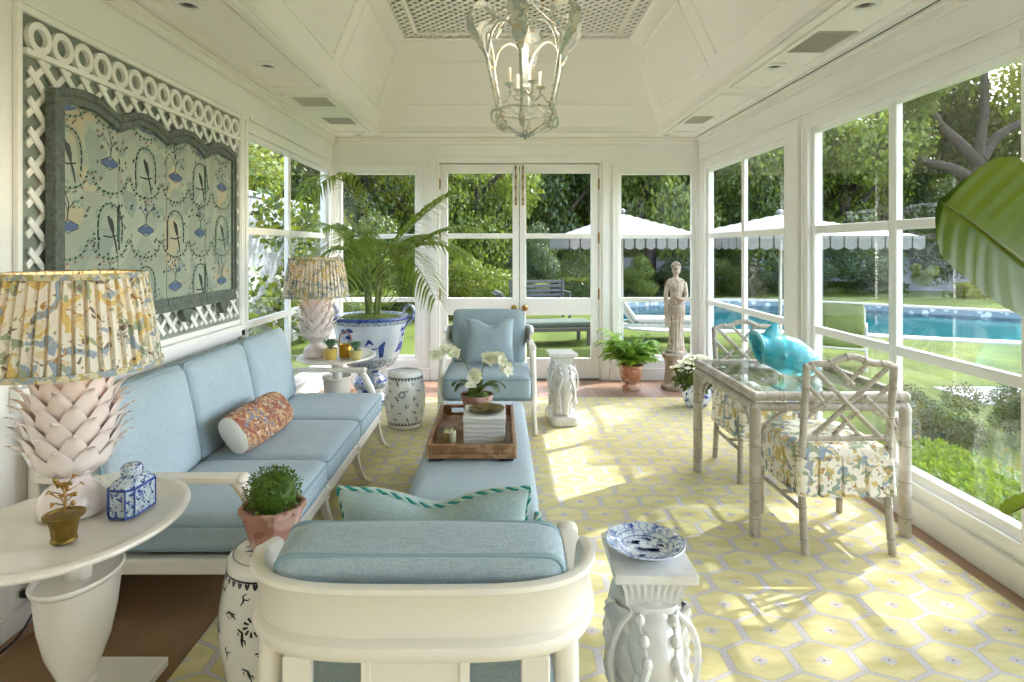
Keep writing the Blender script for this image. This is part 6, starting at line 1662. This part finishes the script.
# ---- garden furniture
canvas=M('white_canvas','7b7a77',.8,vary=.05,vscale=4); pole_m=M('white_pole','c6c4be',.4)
def umbrella(px,Y,hw,ze,zp,label,rot):
    t=thing('garden_umbrella',label,'umbrella',(gx(px,Y),Y,GZ),rot,'white scalloped garden umbrellas'); he,hp=ze-GZ,zp-GZ
    b=B(); n=6; k=20; g=[]
    for i in range(k+1):
        for j in range(k+1):
            u,v=-1+2*i/k,-1+2*j/k; m=max(abs(u),abs(v)); d=abs(abs(u)-abs(v)); g.append((u*hw,v*hw,lerp(hp,he,m)-.05*math.sin(PI*m)*min(1,d*1.5)))
    fs=[(i*(k+1)+j,(i+1)*(k+1)+j,(i+1)*(k+1)+j+1,i*(k+1)+j+1) for i in range(k) for j in range(k)]
    b.add(g,fs); b.add([(x,y,z-.012) for x,y,z in g],[f[::-1] for f in fs]); b.ball((0,0,hp+.03),(.06,.06,.05),12,8); obj('canopy',b,canvas,t,angle=25)
    b=B()
    m=13
    for sd in range(4):
        c,s=math.cos(sd*PI/2),math.sin(sd*PI/2)
        for i in range(m):
            x0=-hw+2*hw*i/m+.012; x1=-hw+2*hw*(i+1)/m-.012; pts=[]
            prof=[(x0,0),(x1,0)]+[(lerp(x1,x0,q/6),-.17-.035*math.sin(PI*q/6)) for q in range(7)]
            for dy in (0,.008): pts+=[(c*x-s*(-hw-dy),s*x+c*(-hw-dy),he+z) for x,z in prof]
            L=len(prof); b.add(pts,[tuple(range(L)),tuple(range(2*L-1,L-1,-1))]+[(q,(q+1)%L,L+(q+1)%L,L+q) for q in range(L)])
        b.bb(0,0,0,0,0,0) if False else None
    obj('scalloped_valance',b,canvas,t,False)
    b=B(); b.tube([(0,0,.05),(0,0,hp)],.024,12); obj('pole',b,pole_m,t)
    for sx in (-1,1):
        for sy in (-1,1):
            b=B(); b.tube([(0,0,hp-.06),(sx*hw*.97,sy*hw*.97,he-.03)],.011,6); obj('rib',b,pole_m,t)
    b=B(); b.lathe([(.26,0),(.27,.01),(.26,.06),(.06,.08),(.04,.16)],28); obj('base',b,M('umbrella_base','77787a',.7),t)
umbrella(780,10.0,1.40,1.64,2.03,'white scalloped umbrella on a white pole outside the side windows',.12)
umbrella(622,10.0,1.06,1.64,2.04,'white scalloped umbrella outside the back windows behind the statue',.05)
cush_w=M('white_outdoor_cushion','c2c1bd',.85)
def chaise(x,y,rz,label,frame_m,cush_m):
    t=thing('chaise_lounge',label,'chaise',(x,y,GZ),rz)
    b=B()
    for s in (-1,1): b.bb(-.95,.95,s*.32-.025,s*.32+.025,.25,.31)
    for x_ in (-.95,.92): b.bb(x_,x_+.04,-.295,.295,.25,.31)
    for k in range(12): xx=-.3+k*.105; b.bb(xx-.035,xx+.035,-.29,.29,.305,.32)
    obj('frame',b,frame_m,t,False,.006)
    for x_ in (-.8,.8):
        for s in (-1,1): b=B(); b.bb(x_-.03,x_+.03,s*.32-.024,s*.32+.024,0,.25); obj('leg',b,frame_m,t,False,.004)
    rt=roty(.95)
    b=B(); b.box((-.62,0,.60),(.75,.62,.03),rt); obj('back_frame',b,frame_m,t,False,.006)
    b=B(); b.cushion((.28,0,.365),(1.28,.6,.085),.035,.012,10); b.cushion((-.575,0,.65),(.72,.6,.08),.035,.012,10,rt); obj('cushion',b,cush_m,t,angle=80)
chaise(gx(648,11.4)+.1,11.35,-.1,'white chaise lounge with raised back outside the back right window',pole_m,cush_w)
chaise(.72,10.75,.15,'dark wooden chaise lounge on the lawn low in the right glass door',M('weathered_teak','4f4a43',.8),M('grey_green_cushion','4f594e',.9))
def bench():
    t=thing('garden_bench','dark slatted garden bench behind the right glass door','bench',(gx(540,14.5),14.5,GZ),.25); m=M('dark_bench_wood','4a4d4e',.7)
    b=B()
    for k in range(5): b.bb(-.7,.7,-.2+k*.1-.035,-.2+k*.1+.035,.42,.45)
    obj('seat',b,m,t,False,.004); b=B()
    for k in range(4): b.bb(-.7,.7,.24,.265,.52+k*.11,.59+k*.11)
    obj('backrest',b,m,t,False,.004)
    for s in (-1,1):
        b=B(); b.bb(s*.68-.025,s*.68+.025,.22,.27,0,.95); b.bb(s*.68-.025,s*.68+.025,-.24,-.19,0,.66); b.bb(s*.68-.03,s*.68+.03,-.25,.22,.63,.66); obj('side_frame',b,m,t,False,.004)
bench()
def lawn_chair():
    t=thing('lawn_armchair','white metal lawn armchair with green cushions outside the wide side window','armchair',(gx(842,8.7),8.7,GZ),2.6); g=M('green_cushion','6f7a45',.9,vary=.1); m=pole_m
    b=B()
    for sx in (-1,1):
        b.tube([(sx*.3,-.3,0),(sx*.3,-.3,.6),(sx*.3,.3,.6),(sx*.3,.34,.0)],.018,8)
    b.tube([(-.3,-.28,.3),(.3,-.28,.3)],.016,8); b.tube([(-.3,.32,.3),(.3,.32,.3)],.016,8); b.tube([(-.3,-.28,.3),(-.3,.32,.3)],.016,8); b.tube([(.3,-.28,.3),(.3,.32,.3)],.016,8)
    b.tube([(-.28,-.28,.3),(-.28,-.40,.80),(.28,-.40,.80),(.28,-.28,.3)],.018,8)
    obj('frame',b,m,t)
    b=B(); b.cushion((0,.02,.385),(.56,.6,.13),.05,.015,8); obj('seat_cushion',b,g,t,angle=80)
    b=B(); b.cushion((0,-.27,.66),(.56,.46,.13),.05,.02,8,rotx(PI/2+.2)); obj('back_cushion',b,g,t,angle=80)
lawn_chair()

# ------------------------------------------------------------------ light, sky, camera
w=bpy.data.worlds.new('sky'); bpy.context.scene.world=w; w.use_nodes=True; nt=w.node_tree
SUN_AZ,SUN_EL=math.radians(33),math.radians(43)     # azimuth from +x towards +y
sk=nd(nt,'ShaderNodeTexSky',sky_type='NISHITA'); sk.sun_disc=False; sk.sun_elevation=SUN_EL; sk.sun_rotation=PI/2-SUN_AZ; sk.air_density=1.0; sk.dust_density=1.6
bw_=nd(nt,'ShaderNodeRGBToBW',{0:sk.outputs[0]}); hz=nd(nt,'ShaderNodeMix',{0:.42},data_type='RGBA'); nt.links.new(sk.outputs[0],hz.inputs[6]); nt.links.new(bw_.outputs[0],hz.inputs[7])
bg=nt.nodes['Background']; nt.links.new(hz.outputs[2],bg.inputs['Color']); bg.inputs['Strength'].default_value=SKY
sd=Vector((math.cos(SUN_EL)*math.cos(SUN_AZ),math.cos(SUN_EL)*math.sin(SUN_AZ),math.sin(SUN_EL)))
L=bpy.data.lights.new('sun','SUN'); L.energy=SUN; L.angle=math.radians(.55); L.color=(1,.98,.94)
lo=bpy.data.objects.new('sun',L); C.objects.link(lo); lo.location=sd*30; lo.rotation_euler=(-sd).to_track_quat('-Z','Y').to_euler()
for k in range(4):     # four fill lights added inside the unlit lantern to brighten the ceiling
    a=2*PI*k/4+.4; s=bpy.data.lights.new('fill_light','POINT'); s.energy=SPOT; s.shadow_soft_size=.07; s.color=(1,.90,.80)
    o=bpy.data.objects.new('fill_light',s); C.objects.link(o); o.location=(.185+.125*math.cos(a),4.40+.125*math.sin(a),2.267+.58)
cam=bpy.data.cameras.new('camera'); co=bpy.data.objects.new('camera',cam); C.objects.link(co)
cam.sensor_fit='HORIZONTAL'; cam.sensor_width=36; cam.lens=F/1024*36; cam.shift_x=(512-VX)/1024; cam.shift_y=-(341-VY)/1024
co.location=(0,0,EYE); co.rotation_euler=(PI/2,0,0); cam.clip_start=.02; cam.clip_end=400
sc=bpy.context.scene; sc.camera=co
sc.view_settings.view_transform='Standard'; sc.view_settings.look='None'; sc.view_settings.exposure=EXPO; sc.view_settings.gamma=1; sc.view_settings.use_curve_mapping=False
cy=sc.cycles; cy.max_bounces=12; cy.diffuse_bounces=6; cy.glossy_bounces=4; cy.transmission_bounces=8; cy.transparent_max_bounces=24; cy.sample_clamp_indirect=6; cy.caustics_reflective=False; cy.caustics_refractive=False
cy.use_denoising=True
